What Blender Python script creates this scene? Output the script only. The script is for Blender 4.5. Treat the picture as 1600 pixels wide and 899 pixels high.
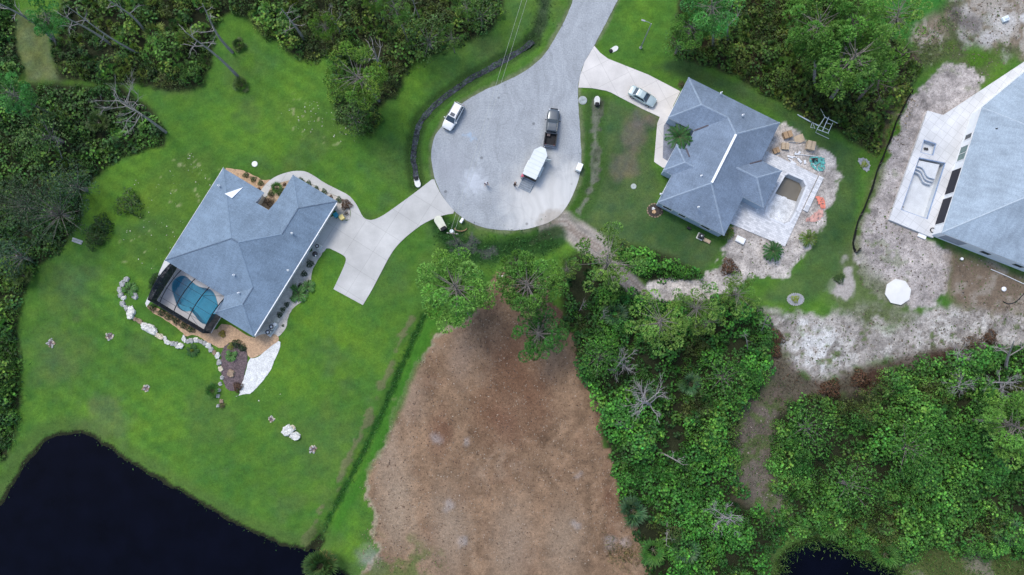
import bpy, bmesh, math, random
import numpy as np
from mathutils import Vector, Matrix, Quaternion
R = math.radians
random.seed(7); rng = np.random.default_rng(11)
for o in list(bpy.data.objects): bpy.data.objects.remove(o)
scn = bpy.context.scene; COL = scn.collection

# ------------------------------------------------------------ camera, sky, sun, exposure
CAM_H = 112.0; TILT = R(4.0); FPX = 1143.0          # metres above ground, tilt off the vertical, focal length for a 1600 px frame
cam_d = bpy.data.cameras.new('camera'); cam = bpy.data.objects.new('camera', cam_d); COL.objects.link(cam)
cam.location = (0, 0, CAM_H); cam.rotation_euler = (TILT, 0, 0)
cam_d.sensor_width = 36; cam_d.lens = 36*FPX/1600; cam_d.clip_end = 5000; cam_d.clip_start = 1
scn.camera = cam
SUN_EL, SUN_AZ = R(58), R(-38)                      # azimuth from +Y (top of the picture) towards +X
world = bpy.data.worlds.new('World'); scn.world = world; world.use_nodes = True
wn = world.node_tree; wn.nodes.clear()
sky = wn.nodes.new('ShaderNodeTexSky'); sky.sky_type = 'NISHITA'; sky.sun_disc = False
sky.sun_elevation = SUN_EL; sky.sun_rotation = SUN_AZ; sky.air_density = 1.0; sky.dust_density = 1.8; sky.ozone_density = 1.0
bg = wn.nodes.new('ShaderNodeBackground'); bg.inputs['Strength'].default_value = 0.15
wo = wn.nodes.new('ShaderNodeOutputWorld')
wn.links.new(sky.outputs[0], bg.inputs[0]); wn.links.new(bg.outputs[0], wo.inputs[0])
sun_d = bpy.data.lights.new('sun', 'SUN'); sun_d.energy = 1.15; sun_d.angle = R(20); sun_d.color = (1.0, 0.97, 0.93)
sun = bpy.data.objects.new('sun', sun_d); COL.objects.link(sun)
sd = Vector((math.sin(SUN_AZ)*math.cos(SUN_EL), math.cos(SUN_AZ)*math.cos(SUN_EL), math.sin(SUN_EL)))
sun.rotation_euler = (-sd).to_track_quat('-Z', 'Y').to_euler(); sun.location = sd*200
vs = scn.view_settings; vs.view_transform = 'Standard'; vs.look = 'None'; vs.gamma = 1; vs.exposure = 0.85
scn.render.engine = 'CYCLES'

def G(px, py, z=0.0):
    """world point at height z under a point of the 1600 px survey photo"""
    dx = (px-800)/FPX; dy = -(py-449.5)/FPX
    ct, st = math.cos(TILT), math.sin(TILT)
    d = (dx, st+dy*ct, -ct+dy*st); t = (z-CAM_H)/d[2]
    return Vector((d[0]*t, d[1]*t, z))
def GP(pts, z=0.0): return [G(p[0], p[1], z) for p in pts]

# ------------------------------------------------------------ materials
MATS = {}
def nn(nt, t, **kw):
    n = nt.nodes.new(t)
    for k, v in kw.items(): setattr(n, k, v)
    return n
def mat(name, rgb, rough=.8, var=.12, scale=2.0, fine=0.0, fine_scale=30, bump=0.0, metal=0.0, attr=None, spec=.3, coat=0.0, objvar=0.0, transl=0.0):
    """procedural material: colour x large noise x fine noise, optional vertex colours"""
    if name in MATS: return MATS[name]
    m = bpy.data.materials.new(name); m.use_nodes = True; nt = m.node_tree; b = nt.nodes['Principled BSDF']
    tc = nn(nt, 'ShaderNodeTexCoord')
    n1 = nn(nt, 'ShaderNodeTexNoise'); n1.inputs['Scale'].default_value = scale; n1.inputs['Detail'].default_value = 5
    nt.links.new(tc.outputs['Object'], n1.inputs['Vector'])
    mr = nn(nt, 'ShaderNodeMapRange'); mr.inputs[1].default_value = .3; mr.inputs[2].default_value = .7
    mr.inputs[3].default_value = 1-var; mr.inputs[4].default_value = 1+var
    nt.links.new(n1.outputs[0], mr.inputs[0]); fac = mr.outputs[0]
    if fine:
        n2 = nn(nt, 'ShaderNodeTexNoise'); n2.inputs['Scale'].default_value = fine_scale; n2.inputs['Detail'].default_value = 3
        nt.links.new(tc.outputs['Object'], n2.inputs['Vector'])
        mf = nn(nt, 'ShaderNodeMapRange'); mf.inputs[1].default_value = .3; mf.inputs[2].default_value = .7
        mf.inputs[3].default_value = 1-fine; mf.inputs[4].default_value = 1+fine
        nt.links.new(n2.outputs[0], mf.inputs[0])
        mu = nn(nt, 'ShaderNodeMath', operation='MULTIPLY'); nt.links.new(fac, mu.inputs[0]); nt.links.new(mf.outputs[0], mu.inputs[1]); fac = mu.outputs[0]
    if objvar:
        oi = nn(nt, 'ShaderNodeObjectInfo'); mo = nn(nt, 'ShaderNodeMapRange'); mo.inputs[3].default_value = 1-objvar; mo.inputs[4].default_value = 1+objvar
        nt.links.new(oi.outputs['Random'], mo.inputs[0])
        mu = nn(nt, 'ShaderNodeMath', operation='MULTIPLY'); nt.links.new(fac, mu.inputs[0]); nt.links.new(mo.outputs[0], mu.inputs[1]); fac = mu.outputs[0]
    vm = nn(nt, 'ShaderNodeVectorMath', operation='SCALE'); nt.links.new(fac, vm.inputs['Scale'])
    if attr:
        at = nn(nt, 'ShaderNodeAttribute', attribute_name=attr)
        mx = nn(nt, 'ShaderNodeVectorMath', operation='MULTIPLY'); nt.links.new(at.outputs['Color'], mx.inputs[0]); mx.inputs[1].default_value = rgb
        nt.links.new(mx.outputs[0], vm.inputs[0])
    else: vm.inputs[0].default_value = rgb
    nt.links.new(vm.outputs[0], b.inputs['Base Color'])
    b.inputs['Roughness'].default_value = rough; b.inputs['Metallic'].default_value = metal
    b.inputs['Specular IOR Level'].default_value = spec; b.inputs['Coat Weight'].default_value = coat
    b.inputs['Coat Roughness'].default_value = .08
    if transl:
        tr = nn(nt, 'ShaderNodeBsdfTranslucent'); nt.links.new(vm.outputs[0], tr.inputs[0])
        ms = nn(nt, 'ShaderNodeMixShader'); ms.inputs[0].default_value = transl
        nt.links.new(b.outputs[0], ms.inputs[1]); nt.links.new(tr.outputs[0], ms.inputs[2])
        nt.links.new(ms.outputs[0], nt.nodes['Material Output'].inputs[0])
    if bump:
        bp = nn(nt, 'ShaderNodeBump'); bp.inputs['Strength'].default_value = bump; bp.inputs['Distance'].default_value = .05
        src = n2 if fine else n1
        nt.links.new(src.outputs[0], bp.inputs['Height']); nt.links.new(bp.outputs[0], b.inputs['Normal'])
    MATS[name] = m; return m

# ------------------------------------------------------------ object helpers
def tag(o, label=None, cat=None, group=None, kind=None):
    if label: o['label'] = label
    if cat: o['category'] = cat
    if group: o['group'] = group
    if kind: o['kind'] = kind
    return o
def link(name, me, m=None, parent=None):
    o = bpy.data.objects.new(name, me); COL.objects.link(o)
    if m is not None and me is not None and len(me.materials) == 0: me.materials.append(m)
    if parent is not None: o.parent = parent
    return o
def thing(name, label, cat, loc=(0,0,0), rz=0.0, group=None):
    o = link(name, None); o.location = loc; o.rotation_euler = (0,0,rz); o.empty_display_size = .5
    return tag(o, label, cat, group)
def dup(root, parent=None):
    c = root.copy(); COL.objects.link(c); c.parent = parent
    for ch in list(root.children): dup(ch, c)
    return c
def mesh_np(name, V, faces, col=None, smooth=False):
    """V (n,3); faces list of (m,k) arrays; col (n,3) vertex colours"""
    me = bpy.data.meshes.new(name); V = np.asarray(V, np.float32)
    faces = [np.asarray(f, np.int32) for f in faces if len(f)]
    me.vertices.add(len(V)); me.vertices.foreach_set('co', V.ravel())
    nl = sum(f.size for f in faces); npoly = sum(len(f) for f in faces)
    me.loops.add(nl); me.polygons.add(npoly)
    me.loops.foreach_set('vertex_index', np.concatenate([f.ravel() for f in faces]))
    tot = np.concatenate([np.full(len(f), f.shape[1], np.int32) for f in faces])
    st = np.concatenate([[0], np.cumsum(tot)[:-1]]).astype(np.int32)
    me.polygons.foreach_set('loop_start', st)
    try: me.polygons.foreach_set('loop_total', tot)
    except Exception: pass
    if smooth: me.polygons.foreach_set('use_smooth', np.ones(npoly, bool))
    if col is not None:
        a = me.color_attributes.new('Col', 'FLOAT_COLOR', 'POINT')
        c4 = np.ones((len(V), 4), np.float32); c4[:, :3] = col; a.data.foreach_set('color', c4.ravel())
    me.update(calc_edges=True); me.validate()
    return me
class MB:
    """collects boxes, tubes, prisms and links them as one mesh object"""
    def __init__(s): s.v = []; s.f = []
    def add(s, vs, fs):
        n = len(s.v); s.v += [tuple(v) for v in vs]; s.f += [tuple(i+n for i in f) for f in fs]; return s
    def box(s, c, d, rz=0.0, top=1.0):
        x, y, z = d[0]/2, d[1]/2, d[2]/2; ca, sa = math.cos(rz), math.sin(rz); vs = []
        for dz, k in ((-z, 1.0), (z, top)):
            for a, b in ((-x,-y),(x,-y),(x,y),(-x,y)):
                vs.append((c[0]+k*(a*ca-b*sa), c[1]+k*(a*sa+b*ca), c[2]+dz))
        return s.add(vs, [(3,2,1,0),(4,5,6,7),(0,1,5,4),(1,2,6,5),(2,3,7,6),(3,0,4,7)])
    def prism(s, poly, z0, z1):
        n = len(poly); vs = [(p[0],p[1],z0) for p in poly]+[(p[0],p[1],z1) for p in poly]
        a = sum(poly[i][0]*poly[(i+1)%n][1]-poly[(i+1)%n][0]*poly[i][1] for i in range(n))
        if a < 0: vs = [(p[0],p[1],z0) for p in poly[::-1]]+[(p[0],p[1],z1) for p in poly[::-1]]
        return s.add(vs, [tuple(range(n))[::-1], tuple(range(n, 2*n))]+[(i,(i+1)%n,n+(i+1)%n,n+i) for i in range(n)])
    def tube(s, pts, rad, n=6):
        pts = [Vector(p) for p in pts]; k = len(pts)
        if not hasattr(rad, '__len__'): rad = [rad]*k
        vs = []
        for i, p in enumerate(pts):
            t = (pts[min(i+1,k-1)]-pts[max(i-1,0)]).normalized()
            a = t.orthogonal().normalized() if abs(t.z) > .95 else t.cross(Vector((0,0,1))).normalized(); b = t.cross(a)
            for j in range(n):
                w = 2*math.pi*j/n; vs.append(p+rad[i]*(math.cos(w)*a+math.sin(w)*b))
        fs = [(i*n+j, i*n+(j+1)%n, (i+1)*n+(j+1)%n, (i+1)*n+j) for i in range(k-1) for j in range(n)]
        fs += [tuple(range(n))[::-1], tuple(range((k-1)*n, k*n))]
        return s.add(vs, fs)
    def cyl(s, c, r, h, n=16, axis='z', r2=None):
        r2 = r if r2 is None else r2
        d = {'x': Vector((1,0,0)), 'y': Vector((0,1,0)), 'z': Vector((0,0,1))}[axis]; c = Vector(c)
        a = d.orthogonal().normalized(); b = d.cross(a); vs = []
        for rr, t in ((r, -h/2), (r2, h/2)):
            for j in range(n):
                w = 2*math.pi*j/n; vs.append(c+d*t+rr*(math.cos(w)*a+math.sin(w)*b))
        return s.add(vs, [tuple(range(n))[::-1], tuple(range(n,2*n))]+[(j,(j+1)%n,n+(j+1)%n,n+j) for j in range(n)])
    def mesh(s, name, smooth=False):
        me = bpy.data.meshes.new(name); me.from_pydata(s.v, [], s.f); me.update()
        if smooth: me.polygons.foreach_set('use_smooth', np.ones(len(me.polygons), bool))
        return me
    def build(s, name, m, parent=None, smooth=False, bevel=0.0):
        o = link(name, s.mesh(name, smooth), m, parent)
        if bevel:
            b = o.modifiers.new('bevel', 'BEVEL'); b.width = bevel; b.segments = 2; b.limit_method = 'ANGLE'
        return o
def fillmesh(name, outer, holes=(), z=0.0, skirt=0.0):
    """flat sheet with holes, optional downward skirt along all rims"""
    bm = bmesh.new(); es = []; loops = []
    for lp in [outer]+list(holes):
        vs = [bm.verts.new((p[0], p[1], z)) for p in lp]; loops.append(vs)
        es += [bm.edges.new((vs[i], vs[(i+1) % len(vs)])) for i in range(len(vs))]
    bmesh.ops.triangle_fill(bm, edges=es, use_beauty=True)
    for f in bm.faces:
        if f.normal.z < 0: f.normal_flip()
    if skirt:
        for vs in loops:
            lo = [bm.verts.new((v.co.x, v.co.y, z-skirt)) for v in vs]
            for i in range(len(vs)):
                j = (i+1) % len(vs); bm.faces.new((vs[i], vs[j], lo[j], lo[i]))
    me = bpy.data.meshes.new(name); bm.to_mesh(me); bm.free(); return me
def smoothpoly(pts, it=2, closed=True):
    """Chaikin corner cutting"""
    P = [Vector((p[0], p[1], 0)) for p in pts]
    for _ in range(it):
        Q = []; n = len(P)
        for i in range(n if closed else n-1):
            a, b = P[i], P[(i+1) % n]; Q += [a*.75+b*.25, a*.25+b*.75]
        if not closed: Q = [P[0]]+Q+[P[-1]]
        P = Q
    return P
ORD = ['first','second','third','fourth','fifth','sixth','seventh','eighth','ninth','tenth','eleventh','twelfth','thirteenth','fourteenth','fifteenth','sixteenth','seventeenth','eighteenth','nineteenth','twentieth','twenty-first','twenty-second','twenty-third','twenty-fourth','twenty-fifth','twenty-sixth','twenty-seventh','twenty-eighth','twenty-ninth','thirtieth']
# ------------------------------------------------------------ numeric fields
def fbm(X, Y, s, octv=4, seed=0, gain=.5):
    r = np.random.default_rng(seed); out = np.zeros_like(X); amp = 1.0; tot = 0.0
    for k in range(octv):
        T = r.random((257, 257)); u = X/s+37.7; v = Y/s+91.3
        iu = np.floor(u).astype(int); iv = np.floor(v).astype(int); fu = u-iu; fv = v-iv
        fu = fu*fu*(3-2*fu); fv = fv*fv*(3-2*fv); iu %= 256; iv %= 256
        out += amp*((T[iu,iv]*(1-fu)+T[iu+1,iv]*fu)*(1-fv)+(T[iu,iv+1]*(1-fu)+T[iu+1,iv+1]*fu)*fv)
        tot += amp; amp *= gain; s /= 2.03
    return out/tot
def sdf(poly, X, Y, far=6.0):
    """signed distance, positive inside, clamped to -far outside the box"""
    P = np.array([(p[0], p[1]) for p in poly]); D = np.full(X.shape, -far)
    x0, y0 = P.min(0)-far; x1, y1 = P.max(0)+far
    M = (X > x0) & (X < x1) & (Y > y0) & (Y < y1)
    x = X[M]; y = Y[M]; d = np.full(x.shape, 1e9); ins = np.zeros(x.shape, bool); n = len(P)
    for i in range(n):
        a = P[i]; b = P[(i+1) % n]; e = b-a; L = max(e@e, 1e-9)
        t = np.clip(((x-a[0])*e[0]+(y-a[1])*e[1])/L, 0, 1)
        d = np.minimum(d, (x-a[0]-t*e[0])**2+(y-a[1]-t*e[1])**2)
        if a[1] != b[1]:
            ins ^= ((a[1] > y) != (b[1] > y)) & (x < (b[0]-a[0])*(y-a[1])/(b[1]-a[1])+a[0])
    d = np.sqrt(d); D[M] = np.where(ins, d, -np.minimum(d, far)); return D
def pdist(line, X, Y):
    d = np.full(X.shape, 1e9); P = [(p[0], p[1]) for p in line]
    for a, b in zip(P[:-1], P[1:]):
        ex, ey = b[0]-a[0], b[1]-a[1]; L = max(ex*ex+ey*ey, 1e-9)
        t = np.clip(((X-a[0])*ex+(Y-a[1])*ey)/L, 0, 1)
        d = np.minimum(d, (X-a[0]-t*ex)**2+(Y-a[1]-t*ey)**2)
    return np.sqrt(d)
def sst(x, a, b):
    t = np.clip((x-a)/(b-a), 0, 1); return t*t*(3-2*t)
# ============================================================ THE SETTING
# outlines surveyed in photo pixels, turned into ground coordinates by G
ROAD = GP([(905,-40),(897,0),(877,43),(862,68),(850,87),(833,103),(815,114),(800,122),(776,133),(753,143),(735,153),(720,163),(705,177),(693,193),(683,206),(677,217),(674,230),(673,243),(675,260),(678,273),(682,288),(690,305),(700,320),(713,333),(726,343),(740,350),(755,355.5),(770,359),(785,360.5),(800,360.5),(815,359),(830,356),(846,352),(862,345),(876,336),(884,326),(893,310),(901,291),(906,275),(908.5,258),(908.5,240),(907,215),(905,190),(903.5,165),(903,137),(906,118),(913,97),(928,72),(935,58),(943,43),(954,22),(965,0),(985,-40)])
DRIVE_L = GP([(678,278),(664,289),(650,300),(631,314),(613,327),(597,338),(582,344.5),(572,343),(566,338),(560,325),(554,315),(545,305),(527,296),(507,286),(491,275),(478,268),(466,267),(455,268),(440,272),(425,279),(414,289),(406,300),(404,306),(417,309),(420,298),(426,291),(434,287),(443,284),(458,281),(473,281.5),(490,289),(509,299.5),(525,306),(537,312),(545,320),(548,329),(548,343),(540,346),(515,335),(500,362),(484,390),(500,396),(506,394),(511,386.5),(527,394),(538,400),(541,405),(539,413),(531,431),(521,452),(521,452),(545,465),(567,477),(567,477),(582,452),(600,417),(608,402),(617,388),(630,374),(647,360),(661,350),(677,342),(694,336),(713,333.2),(700,319),(689,304),(681,288)])
DRIVE_R = GP([(928.5,72),(938,83),(950,92),(980,104),(1013,117),(1038,130),(1063,143),(1052,165),(1046,190),(1040,192),(1037,197),(1035.5,247),(1043,252),(1041,263),(1035,262),(1022,253),(1024.5,222),(1027,193),(1031,183),(1005,171),(970,153),(955,145),(947,142),(925,138),(903.5,137),(906.5,118),(913.5,97)])
POND_L = GP([(-140,1000),(-140,900),(-60,845),(-25,812),(0,786),(20,750),(45,712),(70,686),(95,675),(120,671),(147,679),(178,702),(220,730),(280,765),(340,800),(400,831),(440,848),(478,858),(488,847),(499,838),(505,846),(500,858),(496,868),(518,882),(533,890),(548,902),(560,930),(570,1000)], -.5)
POND_R = GP([(1200,1000),(1212,899),(1216,872),(1240,851),(1275,842),(1310,848),(1340,865),(1370,879),(1400,888),(1412,905),(1420,1000)], -.5)
LINER = smoothpoly(GP([(652,290),(647,262),(645,240),(648,212),(657,188),(675,166),(700,146),(725,128),(750,113),(775,100),(800,86),(822,72),(834,62)]), 2, False)
DITCH_N = smoothpoly(GP([(828,66),(842,48),(849,22),(856,-40)]), 1, False)
DITCH_E = smoothpoly(GP([(933,162),(929,200),(931,235),(930,270),(922,300),(905,330)]), 1, False)
SWALE_S = smoothpoly(GP([(690,352),(706,370),(716,388),(745,395),(790,392),(830,384),(868,372)]), 1, False)
SWALE_W = smoothpoly(GP([(664,492),(640,540),(600,640),(552,738),(515,808),(497,845)]), 1, False)
DIRT = GP([(770,430),(800,425),(850,440),(868,470),(886,510),(902,550),(918,590),(930,622),(942,660),(955,705),(966,750),(978,795),(996,835),(1012,870),(1025,960),(540,960),(560,905),(590,862),(582,845),(585,812),(570,780),(574,740),(592,705),(602,670),(616,640),(630,605),(650,570),(675,535),(705,508),(735,492),(760,470)])
THICK = {
 'a': GP([(96,-60),(95,40),(82,66),(84,95),(96,124),(150,128),(200,129),(240,136),(262,138),(285,140),(305,138),(320,128),(331,100),(333,60),(342,30),(362,18),(388,32),(402,46),(412,55),(440,68),(458,85),(473,95),(495,95),(502,84),(518,80),(522,118),(518,160),(530,190),(555,207),(580,209),(592,196),(592,172),(603,156),(622,146),(630,117),(652,96),(680,86),(715,70),(742,58),(768,42),(783,24),(796,-60)]),
 'b': GP([(-60,-60),(12,-60),(20,12),(22,60),(36,108),(30,124),(-60,130)]),
 'c': GP([(-60,142),(0,140),(40,131),(90,130),(150,138),(192,138),(234,168),(257,205),(254,227),(226,235),(190,245),(166,262),(148,280),(132,292),(128,320),(124,350),(105,380),(85,396),(55,420),(40,450),(30,480),(24,520),(30,560),(30,620),(24,680),(8,716),(-60,760)]),
 'd': GP([(1066,-60),(1058,40),(1047,68),(1060,86),(1082,96),(1112,106),(1150,120),(1190,146),(1230,166),(1268,190),(1308,206),(1340,224),(1367,241),(1378,228),(1384,195),(1398,168),(1416,142),(1436,112),(1440,98),(1420,80),(1400,66),(1374,58),(1350,30),(1340,-60)]),
 'e': GP([(958,398),(970,381),(1000,385),(1050,404),(1098,428),(1092,437),(1010,440),(985,422)]),
 'f': GP([(878,440),(882,412),(905,398),(925,395),(938,415),(960,440),(1000,462),(1040,474),(1100,464),(1140,462),(1185,486),(1212,508),(1216,540),(1203,560),(1195,590),(1188,620),(1163,640),(1156,660),(1150,700),(1158,750),(1172,785),(1196,796),(1218,786),(1240,806),(1226,836),(1208,865),(1196,1000),(1030,1000),(1004,868),(990,838),(970,780),(955,720),(935,650),(915,590),(890,530),(880,480)]),
 'g': GP([(1206,655),(1226,626),(1260,618),(1310,620),(1345,606),(1370,584),(1400,567),(1450,556),(1500,548),(1560,542),(1680,538),(1680,880),(1560,872),(1500,866),(1455,858),(1425,885),(1400,880),(1370,870),(1335,855),(1305,840),(1270,834),(1232,838),(1214,812),(1222,780),(1212,760),(1196,715)]),
}
SAND_YARD = GP([(1203,204),(1222,196),(1245,203),(1268,222),(1300,244),(1312,272),(1306,308),(1288,342),(1268,378),(1252,404),(1232,424),(1206,433),(1178,433),(1160,445),(1120,462),(1090,466),(1040,472),(1014,468),(1008,452),(1030,444),(1092,437),(1110,425),(1124,402),(1136,374),(1150,330),(1180,250)])
SAND_LOT = GP([(1478,98),(1520,108),(1534,130),(1520,160),(1480,185),(1450,260),(1420,350),(1450,375),(1480,392),(1490,410),(1482,440),(1470,472),(1440,485),(1400,480),(1350,452),(1338,424),(1334,392),(1345,345),(1365,300),(1388,245),(1408,185),(1424,146),(1445,125)])
SAND_ROUGH = GP([(1186,486),(1205,484),(1245,488),(1290,498),(1350,470),(1420,488),(1500,478),(1600,466),(1700,450),(1700,536),(1560,540),(1450,552),(1385,566),(1340,574),(1318,592),(1270,596),(1240,575),(1222,545)])
BROWN = GP([(1480,384),(1620,440),(1700,470),(1700,486),(1560,492),(1490,478),(1476,450)])
LITTER = [GP([(1196,560),(1215,540),(1245,575),(1290,594),(1330,576),(1400,556),(1480,548),(1560,535),(1580,548),(1440,575),(1370,606),(1330,624),(1240,626),(1205,630)]), GP([(1150,645),(1195,625),(1235,630),(1205,660),(1210,730),(1240,780),(1235,815),(1190,810),(1150,765),(1138,705)]), GP([(1376,222),(1425,130),(1448,95),(1425,80),(1390,150)]), GP([(1142,640),(1180,612),(1205,595),(1225,620),(1205,655),(1150,668)])]
OLIVE = GP([(908,146),(945,150),(1024,186),(1018,258),(1040,290),(1020,325),(1130,385),(1122,405),(1090,432),(1000,388),(940,395),(905,350),(915,300),(930,260)])
RIGHTTOP = GP([(1420,60),(1480,-10),(1500,-60),(1700,-60),(1700,60),(1560,110),(1530,140),(1480,100),(1440,120)])
PATHS = [GP([(862,352),(885,350),(905,368),(935,388)]), GP([(945,400),(965,422),(990,448),(1008,462)])]
X0, X1, Y0, Y1, ST = -98.0, 98.0, -50.0, 68.0, .30
gx = np.arange(X0, X1+.01, ST); gy = np.arange(Y0, Y1+.01, ST)
X, Y = np.meshgrid(gx, gy, indexing='ij')
nA = fbm(X,Y,9,5,1)-.5; nB = fbm(X,Y,2.2,4,2)-.5; nC = fbm(X,Y,.8,3,3)-.5; nD = fbm(X,Y,22,3,4)-.5; nE = fbm(X,Y,4.5,4,5)-.5
C = np.zeros(X.shape+(3,)); SP = np.full(X.shape, .40); Z = -.03+.02*nE
def mixc(m, rgb, v=0.0, n=None):
    global C
    c = np.array(rgb)*np.ones(X.shape+(1,))
    if n is not None: c = c*(1+v*n)[..., None]
    C = C*(1-m[..., None])+c*m[..., None]
def spk(m, v):
    global SP
    SP = SP*(1-m)+v*m
# lawns: green with drier and lusher patches
mixc(np.ones_like(X), (.047,.124,.012), .22, nA+nB*.8)
mixc(sst(nA*1.3+nB*.5, .0, .3)*.5, (.072,.165,.010))
mixc(sst(-nA+nE*.9+nB*.4, .08, .36)*.28, (.060,.092,.022))
mixc(sst(nD*1.4+nE*.6, .12, .38)*.25, (.030,.108,.014))
ang = R(58); stripe = np.sin((X*math.cos(ang)+Y*math.sin(ang))*2*math.pi/2.3+nA*3)
C *= (1+.085*stripe*sst(nD, -.2, .15)+.03*np.sin((X*math.cos(ang+.9)+Y*math.sin(ang+.9))*2*math.pi/1.7+nE*2))[..., None]
def patch(px, py, r, rgb, a=.7, k=.9):
    p = G(px, py); d = np.hypot(X-p.x, Y-p.y)+(nB*1.5+nE)*r*k
    mixc(sst(-d, -r, -r*.25)*a, rgb)
for q in [(180,340,5,(.080,.180,.012)),(260,300,6,(.075,.165,.012)),(430,210,6,(.072,.17,.012)),(560,290,7,(.06,.16,.012)),(500,470,9,(.075,.175,.012)),(560,540,7,(.072,.165,.012)),(470,590,8,(.066,.16,.012)),(300,610,9,(.055,.145,.012)),(530,800,5,(.070,.19,.012)),(545,855,4,(.085,.20,.010)),(1500,80,3,(.09,.17,.015))]: patch(*q, a=.45)
for q in [(390,180,4,(.05,.085,.025)),(120,440,6,(.055,.082,.03)),(90,560,6,(.06,.09,.03)),(610,250,5,(.05,.09,.02)),(640,640,4,(.06,.08,.03)),(500,700,8,(.05,.095,.02)),(330,640,6,(.055,.1,.02)),(600,430,5,(.045,.1,.02)),(160,650,5,(.085,.10,.04)),(700,110,6,(.05,.10,.02)),(760,70,4,(.075,.10,.03)),(730,360,4,(.075,.09,.03))]: patch(*q, a=.38)
s = sdf(OLIVE, X, Y); m = sst(s+nB*1.2, -1, 1.2); mixc(m*.85, (.047,.084,.020), .6, nA+nE)
for q in [(985,210,3.2,(.13,.11,.065)),(1000,180,2.6,(.11,.10,.06)),(980,260,3,(.12,.10,.06)),(1020,190,1.6,(.12,.09,.06)),(960,200,2.6,(.03,.085,.016)),(1060,360,6,(.022,.07,.014)),(1000,330,5,(.035,.085,.018))]: patch(*q, a=.5)
m = sst(sdf(GP([(1020,105),(1060,90),(1200,150),(1340,240),(1340,420),(1250,480),(1180,470),(1250,420),(1310,280),(1220,180)]), X, Y)+nB, -1, 1)
mixc(m*.8, (.042,.085,.018), .7, nA+nE)
m = sst(sdf(GP([(1345,-40),(1350,20),(1395,66),(1440,68),(1480,20),(1500,-40)]), X, Y)+nB*.8, -.6, .8); mixc(m, (.026,.115,.012))
m = sst(sdf(GP([(22,20),(88,20),(80,66),(84,95),(96,126),(40,128),(34,105),(20,60)]), X, Y)+nB, -1, 1); mixc(m*.8, (.075,.095,.028), .8, nB+nE); spk(m, .45)
yel = fbm(X,Y,1.6,4,14)-.5; C *= np.stack([1+yel*.6+nC*.35, 1+yel*.25+nC*.3, 1+nB*.3], -1); C *= np.array([1.30, 1.14, 1.75])      # yellow mottling, then an even lift puts hazy low saturation into the colour
m = sst(sdf(RIGHTTOP, X, Y)+nE*3, -1, 2); mixc(m, (.085,.10,.045), .9, nE+nB); spk(m, .6)
mixc(m*sst(nE+nB*.8, -.08, .16), (.185,.150,.110)); mixc(m*sst(nE+nC*1.2, .10, .2)*.7, (.34,.31,.27)); mixc(m*sst(-nE+nC*.6, .14, .26)*.6, (.07,.125,.02))
for q in [(1520,30,3,(.38,.36,.33)),(1575,30,4.5,(.42,.40,.37)),(1545,62,2,(.40,.38,.36)),(1590,25,3,(.5,.49,.47))]: patch(*q, a=.85, k=1.5)
patch(1530,90,2.6,(.055,.13,.012),.9,.6)
patch(1490,25,2.2,(.06,.05,.045),.8); patch(1520,35,2.4,(.07,.055,.05),.7)
# shell fragments showing through the lawn
for poly in (GP([(430,150),(500,160),(560,200),(540,240),(470,215),(430,190)]), GP([(215,270),(330,230),(350,265),(270,400),(210,440),(180,410)]), GP([(270,240),(310,240),(305,285),(280,280)])):
    m = sst(sdf(poly, X, Y)+nB*2, -1, 2); mixc(m*sst(nC+nB*.3, .235, .30)*.8, (.30,.33,.15)); mixc(m*.22, (.075,.10,.025))
# thicket floors
for k, P in THICK.items():
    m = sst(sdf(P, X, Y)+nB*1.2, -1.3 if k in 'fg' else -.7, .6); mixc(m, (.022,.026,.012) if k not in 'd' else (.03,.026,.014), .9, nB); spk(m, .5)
# bare dirt lot
s = sdf(DIRT, X, Y); sD = s+nB*1.8+nC*1.6+nE*1.2; mD = sst(sD, -.12, .12)
cx = G(790, 950); ax = (X-cx.x)/np.maximum(Y-cx.y+75, 10)*70; wob = ax+nE*5+nA*6; drag = .8*(fbm(wob*1.2, Y*.2, 1.2, 4, 21)-.5); drag2 = .8*(fbm(wob, Y*.14, 4.5, 4, 22)-.5)
mixc(mD, (.205,.132,.080), .9, drag+nB*.6+nC*.6); spk(mD, .55)
mixc(mD*sst(drag2*.6+nE*.7+drag*.5, .02, .24)*.5, (.140,.076,.046)); mixc(mD*sst(-drag2*.6+nE*.5+drag*.6, .05, .24)*.45, (.27,.20,.135))
for q in [(790,570,8,(.125,.062,.036)),(830,620,8,(.13,.066,.038)),(760,640,6,(.14,.075,.043)),(690,680,4,(.14,.07,.042)),(790,660,5,(.125,.062,.038)),(880,500,4,(.12,.06,.038)),(870,470,4,(.13,.065,.04)),(640,610,6,(.28,.205,.145)),(610,720,6,(.27,.20,.14)),(620,800,7,(.28,.215,.15)),(700,830,8,(.27,.205,.145)),(800,850,8,(.25,.19,.135)),(880,850,7,(.24,.18,.125)),(720,560,5,(.24,.17,.12)),(950,780,3,(.12,.058,.035))]:
    p = G(q[0], q[1]); d = np.hypot((X-p.x)*1.5, (Y-p.y)*.75)+nB*2+nE*3; mixc(mD*sst(-d, -q[2], 0)*.7, q[3])
mixc(sst(sD, -.1, .1)*(1-sst(sD, .25, .7))*sst(-(X-cx.x), 2, 8)*.7, (.31,.27,.18))
for q in [(730,690,.9),(682,685,1.3),(700,790,1.2),(720,846,1.3),(903,742,.9),(955,848,1.6),(975,848,1.3),(900,820,.9),(575,870,2.4),(590,885,2)]:
    p = G(q[0], q[1]); d = np.hypot(X-p.x, Y-p.y)+nC*1.2; mixc(sst(-d, -q[2], -q[2]*.1)*.40, (.34,.32,.31))
m = mD*sst(-sdf(GP([(560,840),(640,840),(720,880),(720,960),(540,960)]), X, Y)*-1+nB*4, -1, 2); mixc(m*sst(nB+nE, .0, .2)*.8, (.08,.12,.03))
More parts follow.
